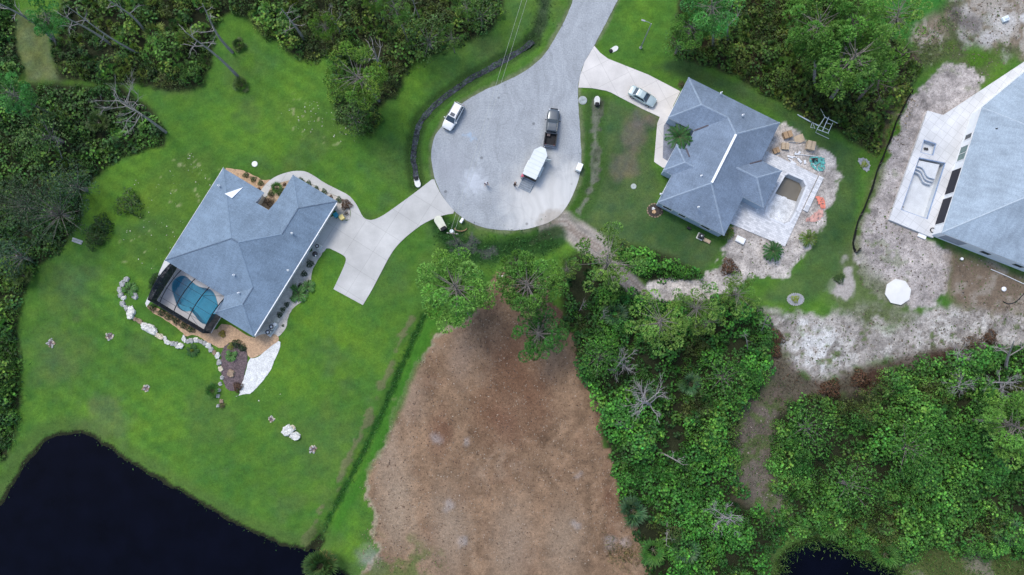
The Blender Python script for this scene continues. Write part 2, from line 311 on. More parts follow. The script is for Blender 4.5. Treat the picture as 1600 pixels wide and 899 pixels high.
# sand
for P, rgb, w in ((SAND_YARD, (.37,.335,.30), .22), (SAND_LOT, (.335,.30,.275), .3), (SAND_ROUGH, (.30,.275,.245), .9)):
    m = sst(sdf(P, X, Y)+nB*2.2+nC*1.5, -w, w); mixc(m, rgb, .9, nB+nC*1.2); spk(m, .75)
m = sst(sdf(SAND_ROUGH, X, Y)+nB*1.5, -1, 1.5)
nF = fbm(X,Y,1.0,3,13)-.5; mixc(m*sst(nF+nB*.35+nE*.5, .02, .18)*.7, (.47,.45,.41)); mixc(m*sst(-nF+nE*.6, .10, .22)*.7, (.15,.125,.105)); mixc(m*sst(nE*.9-nF*.9, .15, .26)*.8, (.085,.125,.04)); mixc(m*sst(nC+nF*.5, .17, .24)*.6, (.10,.085,.07))
m = sst(sdf(GP([(1250,500),(1310,520),(1320,570),(1280,588),(1240,560)]), X, Y)+nB*2, -1, 1.5); mixc(m*.75*sst(nC+nF, -.10, .10), (.54,.54,.52)); mixc(m*sst(-nF+nC, .12, .22)*.7, (.09,.13,.035))
m = sst(sdf(SAND_LOT, X, Y)+nB, -1, 1.5); mixc(m*sst(nE+nC*.8, .10, .25)*.5, (.20,.17,.145)); mixc(m*sst(-nE+nC*.5, .20, .3)*.6, (.08,.11,.04))
m = sst(sdf(GP([(1330,380),(1360,420),(1390,440),(1430,500),(1390,520),(1310,490),(1280,470),(1320,420)]), X, Y)+nE*4, -1.5, 1.5); mixc(m*.75, (.10,.125,.05), .8, nB); mixc(m*sst(nE+nB, .05, .2), (.34,.31,.28)); mixc(m*sst(-nE+nB*.6, .08, .2)*.7, (.05,.13,.018))
m = sst(sdf(GP([(1372,262),(1388,245),(1372,300),(1350,350),(1340,400),(1332,380),(1340,335)]), X, Y)+nB*1.5, -.6, .8); mixc(m*.8, (.095,.125,.04)); 
m = sst(sdf(BROWN, X, Y)+nE*3, -1, 1.5); mixc(m, (.150,.115,.082), .8, nB+nE); mixc(m*sst(nE+nB, .08, .25)*.7, (.26,.23,.19)); mixc(m*sst(-nE+nC*.5, .15, .25)*.5, (.07,.09,.03))
for P in LITTER:
    m = sst(sdf(P, X, Y)+nB*1.6+nE*1.5, -1, 1); mixc(m*.92, (.105,.082,.066), .9, nB+nE); mixc(m*sst(nE+nB*.5, .02, .2)*.85, (.046,.022,.015)); spk(m, .6)
m = sst(sdf(LITTER[1], X, Y)+nB*1.6, -1, 1); mixc(m*.7, (.13,.11,.09), .8, nB); mixc(m*sst(nE+nC*.8+nB*.5, -.06, .12)*.8, (.06,.09,.025), .8, nC)
mixc(sst(sdf(LITTER[2], X, Y)+nB, -.6, .6)*sst(nE, -.05, .1), (.07,.036,.022))
m = sst(sdf(GP([(1400,872),(1450,846),(1500,850),(1700,870),(1700,1000),(1415,1000)]), X, Y)+nB*2, -1, 1); mixc(m, (.075,.095,.03), .8, nB+nE); mixc(m*sst(nE+nB, .05, .22)*.7, (.19,.165,.135)); spk(m, .5)
for L, w in zip(PATHS, (2.1, 1.3)):
    d = pdist(L, X, Y)+nB*.9+nC*.4; rut = np.sin(pdist(L, X, Y)*4.5+nB*3)
    mixc(sst(-d, -w*1.15, -w*.7), (.33,.295,.255), .5, rut*.6+nC); mixc(sst(-d, -w, -w*.5)*sst(rut+nC, .2, .8)*.7, (.15,.11,.085))
d = pdist(GP([(830,380),(850,368),(870,362)]), X, Y)+nB; mixc(sst(-d, -.8, -.3), (.27,.22,.16))
# worn, sandy rim of the asphalt
sr = sdf(ROAD, X, Y); mixc(sst(sr+nB*.9+nC*.6, -.75, -.1)*.55, (.17,.16,.11), .8, nC)
# ditches and swales
d = pdist(DITCH_E, X, Y); m = sst(-d-nB*1.6-nC*1.2, -.95, -.55); mixc(m*.75, (.125,.125,.10), 1.4, nB+nC); mixc(sst(-d, -2.4, -1)*(1-m)*.6, (.028,.075,.012)); Z -= .35*sst(-d, -2.2, 0)
d = pdist(SWALE_S, X, Y); m = sst(-d-nB*.9, -2.6, -1.2); mixc(m*.9, (.018,.055,.014)); Z -= .6*sst(-d, -3.2, 0)
for p_ in ((722,385),(770,392)):
    p = G(*p_); dd = np.hypot((X-p.x)*.7, Y-p.y)+nB*3.2+nC*2; mixc(sst(-dd, -1.2, -.9)*.7, (.10,.10,.10), .9, nC)
d = pdist(SWALE_W, X, Y); m = sst(-d-nB*.8-nC*.5, -.75, -.25); mixc(m*.9, (.016,.062,.010), .9, nC); Z -= .45*sst(-d, -2.0, 0)
off = [(p.x-2.0, p.y-.6) for p in SWALE_W]; d2 = pdist(off, X, Y)+nB*2.4+nC*1.4; mixc(sst(-d2, -.6, -.2)*.6, (.17,.145,.08))
mixc(sst(-pdist([(p.x+1.7, p.y+.3) for p in SWALE_W], X, Y)-nB, -1.6, -.4)*.8, (.034,.125,.012))
d = pdist(DITCH_N, X, Y); m = sst(-d-nB*.9, -1.5, -.4); mixc(m*.8, (.035,.05,.03), .9, nC); Z -= .4*sst(-d, -2, 0)
d = pdist(LINER, X, Y); Z -= .5*sst(-d, -1.9, -.2); mixc(sst(-d-nB*.5, -1.6, -.9)*.7, (.03,.06,.015))
# ponds: banks and beds
for P in (POND_L, POND_R):
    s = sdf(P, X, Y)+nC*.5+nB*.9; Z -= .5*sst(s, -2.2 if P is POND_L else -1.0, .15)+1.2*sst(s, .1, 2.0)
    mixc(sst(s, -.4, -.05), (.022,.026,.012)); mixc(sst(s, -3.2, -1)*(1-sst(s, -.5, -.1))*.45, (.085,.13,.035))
# dug pits (pools) and house pads keep the ground below their floors
PITS = []
def apply_pits():
    global Z
    for P in PITS:
        Z = np.where(sdf(P, X, Y) > -.35, -3.2, Z)
def build_ground():
    apply_pits()
    # bands within paved areas stay just under the slabs
    pave = np.maximum.reduce([sdf(P, X, Y) for P in (ROAD, DRIVE_L, DRIVE_R)]); global Z
    Z = np.where((pave > -.25) & (Z > -1), -.05, Z)
    nx, ny = X.shape; idx = np.arange(nx*ny).reshape(nx, ny)
    F = np.stack([idx[:-1,:-1], idx[1:,:-1], idx[1:,1:], idx[:-1,1:]], -1).reshape(-1, 4)
    cc = lambda A: (A[:-1,:-1]+A[1:,1:]).ravel()*.5
    cls = np.zeros(len(F), int)
    sand = np.maximum.reduce([sdf(P, X, Y) for P in (SAND_YARD, SAND_LOT, SAND_ROUGH, BROWN)])
    floor = np.maximum.reduce([sdf(P, X, Y) for P in list(THICK.values())+LITTER[:2]])
    cls[cc(floor+nB) > 0] = 3; cls[cc(sand+nB) > 0] = 2; cls[cc(sdf(DIRT, X, Y)+nB*1.6+nC*.6) > 0] = 1
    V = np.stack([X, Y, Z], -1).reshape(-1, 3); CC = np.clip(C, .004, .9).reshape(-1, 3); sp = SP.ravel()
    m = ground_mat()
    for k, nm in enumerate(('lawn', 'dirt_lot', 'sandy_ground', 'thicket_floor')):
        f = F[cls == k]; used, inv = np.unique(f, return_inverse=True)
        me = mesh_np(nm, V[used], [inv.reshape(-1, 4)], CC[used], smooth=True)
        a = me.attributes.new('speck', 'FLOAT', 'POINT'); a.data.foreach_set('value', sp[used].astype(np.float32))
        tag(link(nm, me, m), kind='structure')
    B = 900; mb = MB(); z = -.06
    for x0, x1, y0, y1 in ((-B,B,Y1,B), (-B,B,-B,Y0), (-B,X0,Y0,Y1), (X1,B,Y0,Y1)):
        mb.add([(x0,y0,z),(x1,y0,z),(x1,y1,z),(x0,y1,z)], [(0,1,2,3)])
    tag(mb.build('ground', mat('far_grass', (.045,.09,.018), .95, .4, .08, .3, 1.2)), kind='structure')
def ground_mat():
    m = bpy.data.materials.new('ground'); m.use_nodes = True; nt = m.node_tree; b = nt.nodes['Principled BSDF']
    at = nn(nt, 'ShaderNodeAttribute', attribute_name='Col'); sp = nn(nt, 'ShaderNodeAttribute', attribute_name='speck')
    tc = nn(nt, 'ShaderNodeTexCoord'); acc = None
    for s, w in ((9.0, 1.0), (2.6, .7), (.8, .35)):
        n = nn(nt, 'ShaderNodeTexNoise'); n.inputs['Scale'].default_value = s; n.inputs['Detail'].default_value = 4; n.inputs['Roughness'].default_value = .65
        nt.links.new(tc.outputs['Object'], n.inputs['Vector'])
        a = nn(nt, 'ShaderNodeMath', operation='SUBTRACT'); nt.links.new(n.outputs[0], a.inputs[0]); a.inputs[1].default_value = .5
        c = nn(nt, 'ShaderNodeMath', operation='MULTIPLY'); nt.links.new(a.outputs[0], c.inputs[0]); c.inputs[1].default_value = w*3.0
        if acc is None: acc = c.outputs[0]; first = n
        else:
            d = nn(nt, 'ShaderNodeMath', operation='ADD'); nt.links.new(acc, d.inputs[0]); nt.links.new(c.outputs[0], d.inputs[1]); acc = d.outputs[0]
    e = nn(nt, 'ShaderNodeMath', operation='MULTIPLY'); nt.links.new(acc, e.inputs[0]); nt.links.new(sp.outputs['Fac'], e.inputs[1])
    f = nn(nt, 'ShaderNodeMath', operation='ADD'); nt.links.new(e.outputs[0], f.inputs[0]); f.inputs[1].default_value = 1.0
    g = nn(nt, 'ShaderNodeMath', operation='MAXIMUM'); nt.links.new(f.outputs[0], g.inputs[0]); g.inputs[1].default_value = .25
    v = nn(nt, 'ShaderNodeVectorMath', operation='SCALE'); nt.links.new(at.outputs['Color'], v.inputs[0]); nt.links.new(g.outputs[0], v.inputs['Scale'])
    nt.links.new(v.outputs[0], b.inputs['Base Color']); b.inputs['Roughness'].default_value = .95; b.inputs['Specular IOR Level'].default_value = .1
    bp = nn(nt, 'ShaderNodeBump'); bp.inputs['Strength'].default_value = .5; bp.inputs['Distance'].default_value = .12
    nt.links.new(first.outputs[0], bp.inputs['Height']); nt.links.new(bp.outputs[0], b.inputs['Normal'])
    return m

# ---- road, driveways
def road_mat():
    m = mat('asphalt', (.300,.318,.330), .9, .10, .35, .16, 5, .15); nt = m.node_tree; b = nt.nodes['Principled BSDF']
    src = b.inputs['Base Color'].links[0].from_socket; tc = nn(nt, 'ShaderNodeTexCoord')
    # turning marks: rings round the middle of the bulb, wobbled
    c0 = G(795, 250); sub = nn(nt, 'ShaderNodeVectorMath', operation='SUBTRACT'); sub.inputs[1].default_value = c0
    nz = nn(nt, 'ShaderNodeTexNoise'); nz.inputs['Scale'].default_value = .12; nz.inputs['Detail'].default_value = 2
    nt.links.new(tc.outputs['Object'], nz.inputs['Vector']); ad = nn(nt, 'ShaderNodeVectorMath', operation='MULTIPLY_ADD')
    nt.links.new(nz.outputs['Color'], ad.inputs[0]); ad.inputs[1].default_value = (7,7,0); nt.links.new(tc.outputs['Object'], ad.inputs[2])
    nt.links.new(ad.outputs[0], sub.inputs[0])
    wv = nn(nt, 'ShaderNodeTexWave', wave_type='RINGS', rings_direction='Z'); wv.inputs['Scale'].default_value = .55; wv.inputs['Distortion'].default_value = 2.5; wv.inputs['Detail'].default_value = 3
    nt.links.new(sub.outputs[0], wv.inputs['Vector'])
    mr = nn(nt, 'ShaderNodeMapRange'); mr.inputs[3].default_value = .978; mr.inputs[4].default_value = 1.018; nt.links.new(wv.outputs['Fac'], mr.inputs[0])
    vm = nn(nt, 'ShaderNodeVectorMath', operation='SCALE'); nt.links.new(src, vm.inputs[0]); nt.links.new(mr.outputs[0], vm.inputs['Scale']); cur = vm.outputs[0]
    def blotch(px, py, rx, lo, hi, rgb, amt, nscale=.5, nw=6.0):
        nonlocal cur
        c = G(px, py); a = nn(nt, 'ShaderNodeVectorMath', operation='DISTANCE'); nt.links.new(tc.outputs['Object'], a.inputs[0]); a.inputs[1].default_value = (c.x, c.y, .02)
        n = nn(nt, 'ShaderNodeTexNoise'); n.inputs['Scale'].default_value = nscale; n.inputs['Detail'].default_value = 6; nt.links.new(tc.outputs['Object'], n.inputs['Vector'])
        k = nn(nt, 'ShaderNodeMath', operation='MULTIPLY_ADD'); nt.links.new(n.outputs[0], k.inputs[0]); k.inputs[1].default_value = nw; nt.links.new(a.outputs['Value'], k.inputs[2])
        r = nn(nt, 'ShaderNodeMapRange', interpolation_type='SMOOTHSTEP'); r.inputs[1].default_value = hi; r.inputs[2].default_value = lo; r.inputs[3].default_value = 0; r.inputs[4].default_value = amt
        nt.links.new(k.outputs[0], r.inputs[0]); mx = nn(nt, 'ShaderNodeMix', data_type='RGBA'); nt.links.new(r.outputs[0], mx.inputs[0]); nt.links.new(cur, mx.inputs[6]); mx.inputs[7].default_value = (*rgb, 1); cur = mx.outputs[2]
    blotch(858,322,0, 5.0, 13.0, (.54,.53,.50), .95)
    blotch(893,285,0, 3.5, 6.5, (.50,.50,.48), .7)
    blotch(740,285,0, 2.5, 5.0, (.55,.58,.62), .5, 1.2, 4)
    blotch(700,262,0, 4.0, 8.0, (.30,.31,.33), .4)
    blotch(735,212,0, 2.0, 2.9, (.27,.40,.55), .4, 1.5, 4)
    blotch(865,352,0, 3.5, 5.5, (.36,.32,.27), .8, .9, 4)
    # small dark spots scattered over the asphalt
    vo = nn(nt, 'ShaderNodeTexVoronoi'); vo.inputs['Scale'].default_value = .33; nt.links.new(tc.outputs['Object'], vo.inputs['Vector'])
    r = nn(nt, 'ShaderNodeMapRange'); r.inputs[1].default_value = .05; r.inputs[2].default_value = .10; r.inputs[3].default_value = .55; r.inputs[4].default_value = 1; nt.links.new(vo.outputs['Distance'], r.inputs[0])
    v2 = nn(nt, 'ShaderNodeVectorMath', operation='SCALE'); nt.links.new(cur, v2.inputs[0]); nt.links.new(r.outputs[0], v2.inputs['Scale'])
    # hairline cracks and tyre streaks
    c1 = nn(nt, 'ShaderNodeTexVoronoi', feature='DISTANCE_TO_EDGE'); c1.inputs['Scale'].default_value = .16; nt.links.new(ad.outputs[0], c1.inputs['Vector'])
    r2 = nn(nt, 'ShaderNodeMapRange'); r2.inputs[1].default_value = .004; r2.inputs[2].default_value = .016; r2.inputs[3].default_value = .93; r2.inputs[4].default_value = 1; nt.links.new(c1.outputs['Distance'], r2.inputs[0])
    mp = nn(nt, 'ShaderNodeMapping'); mp.inputs['Rotation'].default_value = (0,0,R(-28)); mp.inputs['Scale'].default_value = (1.5,.10,1); nt.links.new(ad.outputs[0], mp.inputs[0])
    n3 = nn(nt, 'ShaderNodeTexNoise'); n3.inputs['Scale'].default_value = .8; n3.inputs['Detail'].default_value = 4; nt.links.new(mp.outputs[0], n3.inputs['Vector'])
    r3 = nn(nt, 'ShaderNodeMapRange'); r3.inputs[1].default_value = .35; r3.inputs[2].default_value = .65; r3.inputs[3].default_value = .93; r3.inputs[4].default_value = 1.07; nt.links.new(n3.outputs[0], r3.inputs[0])
    pr = nn(nt, 'ShaderNodeMath', operation='MULTIPLY'); nt.links.new(r2.outputs[0], pr.inputs[0]); nt.links.new(r3.outputs[0], pr.inputs[1])
    v3 = nn(nt, 'ShaderNodeVectorMath', operation='SCALE'); nt.links.new(v2.outputs[0], v3.inputs[0]); nt.links.new(pr.outputs[0], v3.inputs['Scale']); v2 = v3
    nt.links.new(v2.outputs[0], b.inputs['Base Color']); return m
def concrete_mat(name, rgb, joint=3.4, rot=0.0):
    m = mat(name, rgb, .85, .07, .5, .06, 12, .08); nt = m.node_tree; b = nt.nodes['Principled BSDF']
    src = b.inputs['Base Color'].links[0].from_socket; tc = nn(nt, 'ShaderNodeTexCoord')
    mp = nn(nt, 'ShaderNodeMapping'); mp.inputs['Rotation'].default_value = (0,0,rot); nt.links.new(tc.outputs['Object'], mp.inputs[0])
    br = nn(nt, 'ShaderNodeTexBrick'); br.offset = 0; br.inputs['Color1'].default_value = (1,1,1,1); br.inputs['Color2'].default_value = (.955,.955,.955,1); br.inputs['Mortar'].default_value = (.70,.70,.69,1)
    br.inputs['Scale'].default_value = 1; br.inputs['Mortar Size'].default_value = .025; br.inputs['Brick Width'].default_value = joint; br.inputs['Row Height'].default_value = joint
    nt.links.new(mp.outputs[0], br.inputs['Vector'])
    n = nn(nt, 'ShaderNodeTexNoise'); n.inputs['Scale'].default_value = .22; n.inputs['Detail'].default_value = 5; nt.links.new(tc.outputs['Object'], n.inputs['Vector'])
    mr = nn(nt, 'ShaderNodeMapRange'); mr.inputs[1].default_value = .35; mr.inputs[2].default_value = .7; mr.inputs[3].default_value = .84; mr.inputs[4].default_value = 1.05; nt.links.new(n.outputs[0], mr.inputs[0])
    vm = nn(nt, 'ShaderNodeVectorMath', operation='MULTIPLY'); nt.links.new(src, vm.inputs[0]); nt.links.new(br.outputs['Color'], vm.inputs[1])
    v2 = nn(nt, 'ShaderNodeVectorMath', operation='SCALE'); nt.links.new(vm.outputs[0], v2.inputs[0]); nt.links.new(mr.outputs[0], v2.inputs['Scale'])
    nt.links.new(v2.outputs[0], b.inputs['Base Color']); return m
def ragged(P, amp, step=.5, seed=3):
    r = random.Random(seed); out = []; n = len(P); ph = 0.0
    for i in range(n):
        a, b = P[i], P[(i+1) % n]; L = (b-a).length; k = max(1, int(L/step)); nrm = Vector((-(b-a).y, (b-a).x, 0)).normalized()
        for j in range(k):
            ph = ph*.6+r.uniform(-amp, amp); out.append(a.lerp(b, j/k)+nrm*ph)
    return out
road = link('road', fillmesh('road', ragged(smoothpoly(ROAD, 1), .05), z=.01, skirt=.15), road_mat()); tag(road, kind='structure')
conc = concrete_mat('driveway_concrete', (.50,.49,.46), 3.6, R(32)); conc2 = concrete_mat('pale_concrete', (.62,.585,.54), 3.2, R(-27))
tag(link('driveway', fillmesh('driveway', smoothpoly(DRIVE_L, 1), z=.035, skirt=.15), conc), kind='structure')
tag(link('driveway', fillmesh('driveway', DRIVE_R, z=.035, skirt=.15), conc2), kind='structure')
# ---- pond water
def water_mat():
    m = mat('pond_water', (.0012,.0016,.005), .06, .3, .3, spec=.07); nt = m.node_tree; b = nt.nodes['Principled BSDF']
    tc = nn(nt, 'ShaderNodeTexCoord'); n = nn(nt, 'ShaderNodeTexNoise'); n.inputs['Scale'].default_value = 1.3; n.inputs['Detail'].default_value = 4
    nt.links.new(tc.outputs['Object'], n.inputs['Vector']); bp = nn(nt, 'ShaderNodeBump'); bp.inputs['Strength'].default_value = .08; bp.inputs['Distance'].default_value = .05
    nt.links.new(n.outputs[0], bp.inputs['Height']); nt.links.new(bp.outputs[0], b.inputs['Normal']); return m
for P in (POND_L, POND_R):
    c = sum(P, Vector())/len(P)
    big = [c+(p-c)*(1+3.0/max((p-c).length, 4)) for p in P]
    tag(link('pond', fillmesh('pond', big, z=-.62), water_mat()), kind='structure')
# ---- dark liner of the roadside ditch: a strip following the ditch, laid with ragged stones
def strip(line, w, zf, seed=1):
    r = random.Random(seed); V = []; F = []
    for i, p in enumerate(line):
        t = (line[min(i+1,len(line)-1)]-line[max(i-1,0)]).normalized(); n = Vector((-t.y, t.x, 0))
        for j in range(7):
            u = j/6-.5; V.append((p.x+n.x*u*w*(1+r.uniform(-.35,.35)), p.y+n.y*u*w*(1+r.uniform(-.35,.35)), zf(abs(u*2))+r.uniform(-.02,.02)))
    for i in range(len(line)-1):
        for j in range(6): a = i*7+j; F.append((a, a+1, a+8, a+7))
    return V, F
ln = []
for a, b in zip(LINER[:-1], LINER[1:]):
    k = max(1, int((b-a).length/.6)); ln += [a.lerp(b, j/k) for j in range(k)]
V, F = strip(ln, .85, lambda u: -.46+.03*u)
me = bpy.data.meshes.new('ditch'); me.from_pydata(V, [], F)
tag(link('ditch', me, mat('ditch_liner', (.048,.054,.062), .9, .6, 1.4, .5, 5, .5)), kind='structure')
# ============================================================ HOUSES
def roof_mat(name, rgb, c2, c3):
    if name in MATS: return MATS[name]
    m = mat(name, rgb, .9, .15, .30, .16, 9, .2); nt = m.node_tree; b = nt.nodes['Principled BSDF']
    src = b.inputs['Base Color'].links[0].from_socket; uv = nn(nt, 'ShaderNodeUVMap')
    br = nn(nt, 'ShaderNodeTexBrick'); br.inputs['Color1'].default_value = (1,1,1,1); br.inputs['Color2'].default_value = (c2,c2,c2*1.01,1); br.inputs['Mortar'].default_value = (c3,c3,c3,1)
    br.inputs['Scale'].default_value = 1; br.inputs['Mortar Size'].default_value = .012; br.inputs['Bias'].default_value = -.15; br.inputs['Brick Width'].default_value = .33; br.inputs['Row Height'].default_value = .15
    nt.links.new(uv.outputs[0], br.inputs['Vector'])
    mp = nn(nt, 'ShaderNodeMapping'); mp.inputs['Scale'].default_value = (1.6,.35,1); nt.links.new(uv.outputs[0], mp.inputs[0])
    n = nn(nt, 'ShaderNodeTexNoise'); n.inputs['Scale'].default_value = 1.0; n.inputs['Detail'].default_value = 5; nt.links.new(mp.outputs[0], n.inputs['Vector'])
    mr = nn(nt, 'ShaderNodeMapRange'); mr.inputs[1].default_value = .3; mr.inputs[2].default_value = .7; mr.inputs[3].default_value = .90; mr.inputs[4].default_value = 1.08; nt.links.new(n.outputs[0], mr.inputs[0])
    vm = nn(nt, 'ShaderNodeVectorMath', operation='MULTIPLY'); nt.links.new(src, vm.inputs[0]); nt.links.new(br.outputs['Color'], vm.inputs[1])
    v2 = nn(nt, 'ShaderNodeVectorMath', operation='SCALE'); nt.links.new(vm.outputs[0], v2.inputs[0]); nt.links.new(mr.outputs[0], v2.inputs['Scale'])
    nt.links.new(v2.outputs[0], b.inputs['Base Color']); return m
def offset_poly(P, d):
    """inset (d>0 moves inwards) with mitres"""
    n = len(P); a = sum(P[i].x*P[(i+1)%n].y-P[(i+1)%n].x*P[i].y for i in range(n)); sg = 1 if a > 0 else -1; out = []
    for i in range(n):
        e1 = (P[i]-P[i-1]).normalized(); e2 = (P[(i+1)%n]-P[i]).normalized()
        n1 = Vector((-e1.y, e1.x, 0))*sg; n2 = Vector((-e2.y, e2.x, 0))*sg; m = n1+n2; out.append(P[i]+m*(d/max(.3, 1+n1.dot(n2))))
    return out
WHITE = lambda: mat('white_paint', (.75,.75,.74), .5, .04)
class House:
    def __init__(s, name, label, mapf, outline, facets, rm, wm, eave, over=.55):
        s.mapf = mapf; s.eave = eave; O = [mapf(*p) for p in outline]; s.O = O
        c = sum(O, Vector())/len(O); s.c = Vector((c.x, c.y, 0))
        s.o = thing(name, label, 'house', s.c)
        bm = bmesh.new(); uvl = bm.loops.layers.uv.new('UVMap'); seen = {}
        for f in facets:
            ps = [mapf(*p) for p in f]; vs = [bm.verts.new(p-s.c) for p in ps]; fc = bm.faces.new(vs); fc.normal_update()
            if fc.normal.z < 0: fc.normal_flip(); fc.normal_update()
            nrm = fc.normal; e = nrm.cross(Vector((0,0,1))).normalized(); g = nrm.cross(e)
            for l in fc.loops: l[uvl].uv = (l.vert.co.dot(e), l.vert.co.dot(g))
        bmesh.ops.remove_doubles(bm, verts=bm.verts, dist=.02)
        me = bpy.data.meshes.new('roof'); bm.to_mesh(me)
        s.roof = link('roof', me, rm, s.o)
        # fascia, soffit from the free rim
        mb = MB()
        for e in bm.edges:
            if len(e.link_faces) == 1:
                a, b = e.verts[0].co, e.verts[1].co
                mb.add([a, b, b-Vector((0,0,.24)), a-Vector((0,0,.24))], [(0,1,2,3)])
        bm.free()
        mb.build('fascia', WHITE(), s.o)
        L = [Vector((p.x-s.c.x, p.y-s.c.y, 0)) for p in O]
        link('soffit', fillmesh('soffit', L, z=eave-.2), WHITE(), s.o)
        s.wallp = offset_poly(L, over); s.wm = wm
        mb = MB()
        n = len(L)
        for i in range(n):
            a, b = s.wallp[i], s.wallp[(i+1)%n]; mb.add([(a.x,a.y,-.15),(b.x,b.y,-.15),(b.x,b.y,eave-.2),(a.x,a.y,eave-.2)], [(0,1,2,3)])
        s.wall = mb.build('wall', wm, s.o)
    def ridge(s, segs, m, r=.13):
        for a, b in segs:
            p, q = s.mapf(*a)-s.c, s.mapf(*b)-s.c; t = (q-p).normalized(); n = Vector((-t.y, t.x, 0)).normalized(); up = Vector((0,0,1)); vs = []; k = max(2, int((q-p).length/1.0))
            mb = MB(); vs = []
            for i in range(k+1):
                c = p.lerp(q, i/k)
                vs += [c+n*r-up*(r*.42)+up*.03, c+up*.06, c-n*r-up*(r*.42)+up*.03]
            fs = []
            for i in range(k):
                for j in (0,1): fs.append((i*3+j, i*3+j+1, i*3+j+4, i*3+j+3))
            mb.add(vs, fs); mb.build('ridge_cap', m, s.roof)
    def vent(s, px, py, z, r=.07, h=.45, m=None):
        p = G(px, py, z)-s.c; mb = MB(); mb.cyl((p.x,p.y,p.z+h/2-.35), r, h+.4, 10); mb.cyl((p.x,p.y,p.z-.16), r*2.4, .12, 10, r2=r*1.2)
        mb.build('vent_pipe', m or WHITE(), s.o, smooth=False)
    def window(s, i, t, w, h=1.2, z=1.7, pane=None, frame=None, name='window', deep=.02):
        n = len(s.wallp); a, b = s.wallp[i], s.wallp[(i+1)%n]; d = (b-a).normalized(); nr = Vector((d.y,-d.x,0))
        cen = sum(s.wallp, Vector())/n; mid = a.lerp(b, .5)
        # outward side: test by polygon orientation
        ar = sum(s.wallp[k].x*s.wallp[(k+1)%n].y-s.wallp[(k+1)%n].x*s.wallp[k].y for k in range(n)); nr = nr if ar > 0 else -nr
        c = a.lerp(b, t)+Vector((0,0,z)); mb = MB(); rz = math.atan2(d.y, d.x)
        for sx in (-1,1): mb.box(c+d*(sx*w/2)+nr*.03, (.09,.09,h+.09), rz)
        for sz in (-1,1): mb.box(c+Vector((0,0,sz*h/2))+nr*.032, (w-.1,.08,.09), rz)
        if w > 1.6 and name == 'window': mb.box(c+nr*.03, (.06,.06,h-.1), rz)
        o = mb.build(name, frame or WHITE(), s.o)
        MB().box(c+nr*.014, (w-.1,.014,h-.1), rz).build('pane' if name != 'garage_door_frame' else 'door_panel', pane or glass_dark(), o)
def glass_dark(): return mat('window_glass', (.03,.04,.05), .08, .1, spec=.6)

# ---------------- house on the left
EV = 3.0; PITCH = .42
o10, o1 = G(258,407,EV), G(349,263,EV); U = (o1-o10)/170; kU = U.length; Vv = Vector((U.y, -U.x, 0))
def map1(u, v, h=0.0): 
    p = o10+U*u+Vv*v; return Vector((p.x, p.y, EV+h*kU*PITCH))
out1 = [(170,0),(170,76),(150,76,20),(150,100,20),(170,100),(217,100),(217,182),(-30,182),(-30,110),(0,110),(0,0)]
R1, R2, L1, L2, G1, G2 = (85,85,85),(85,97,85),(6,146,36),(36,146,36),(176,141,41),(129,141,41)
fac1 = [[(217,182),G1,G2,R2,L2,L1,(-30,182)], [(0,0),(0,110),L2,R2,R1], [(-30,110),(0,110),L2,L1], [(-30,182),(-30,110),L1], [(170,0),(0,0),R1],
        [R1,(170,0),(170,76),(150,76,20),(150,100,20),(170,100),G2,R2], [(217,100),(170,100),G2,G1], [(217,182),(217,100),G1]]
rm1 = roof_mat('blue_grey_shingles', (.182,.246,.312), .82, .76)
H1 = House('house', 'blue-grey hip-roofed house with the screened pool, on the left lawn', map1, [p[:2] for p in out1], fac1, rm1, mat('cream_stucco', (.62,.58,.50), .9, .06, 3), EV)
rc1 = mat('dark_ridge_cap', (.12,.16,.21), .9, .2, 3)
H1.ridge([(G1,G2),(L1,L2),(R1,R2),(G1,(217,182)),((0,0),R1)], rc1, .12)
H1.ridge([((170,0),R1),(G1,(217,100)),(L1,(-30,182)),(L1,(-30,110)),(G2,R2),(L2,R2)], mat('grey_ridge_cap', (.175,.235,.30), .9, .15, 3), .12)
for px, py, z in ((341,290,4.2),(455.5,364.5,4.8),(449.5,422.5,4.2),(364.6,430,5),(372,458,4.4)): H1.vent(px, py, z)
# white gutter along the garage side and the white triangular panel on the front slope
g0, g1 = map1(217,182)-H1.c, map1(-30,182)-H1.c; nrm = (map1(0,182)-map1(0,0)).normalized()
mb = MB(); d = (g1-g0).normalized(); rz = math.atan2(d.y, d.x); mb.box((g0+g1)/2+nrm*.075+Vector((0,0,-.06)), ((g1-g0).length*.98, .13, .13), rz); mb.build('gutter', WHITE(), H1.o)
tri = [map1(u, v, h)-H1.c for u, v, h in ((160,45,10),(137,30,30),(137,44,33))]
mb = MB(); up = Vector((0,0,.22)); mb.add([tri[0]+up*.3, tri[1]+up, tri[2]+up, tri[0]-up, tri[1]-up, tri[2]-up], [(0,1,2),(5,4,3),(0,3,4,1),(1,4,5,2),(2,5,3,0)]); mb.build('roof_saddle', mat('bare_metal_white', (.72,.74,.78), .45, .03), H1.o)
for i, t, w in ((0,.25,1.6),(0,.75,1.2),(6,.2,1.2),(6,.85,1.4),(7,.5,2.4),(10,.3,1.5),(10,.7,1.5),(9,.3,2.8),(9,.7,2.4)): H1.window(i, t, w)
H1.window(6, .34, 4.9, 2.2, 1.12, pane=mat('garage_door', (.6,.6,.58), .6, .03), name='garage_door_frame')

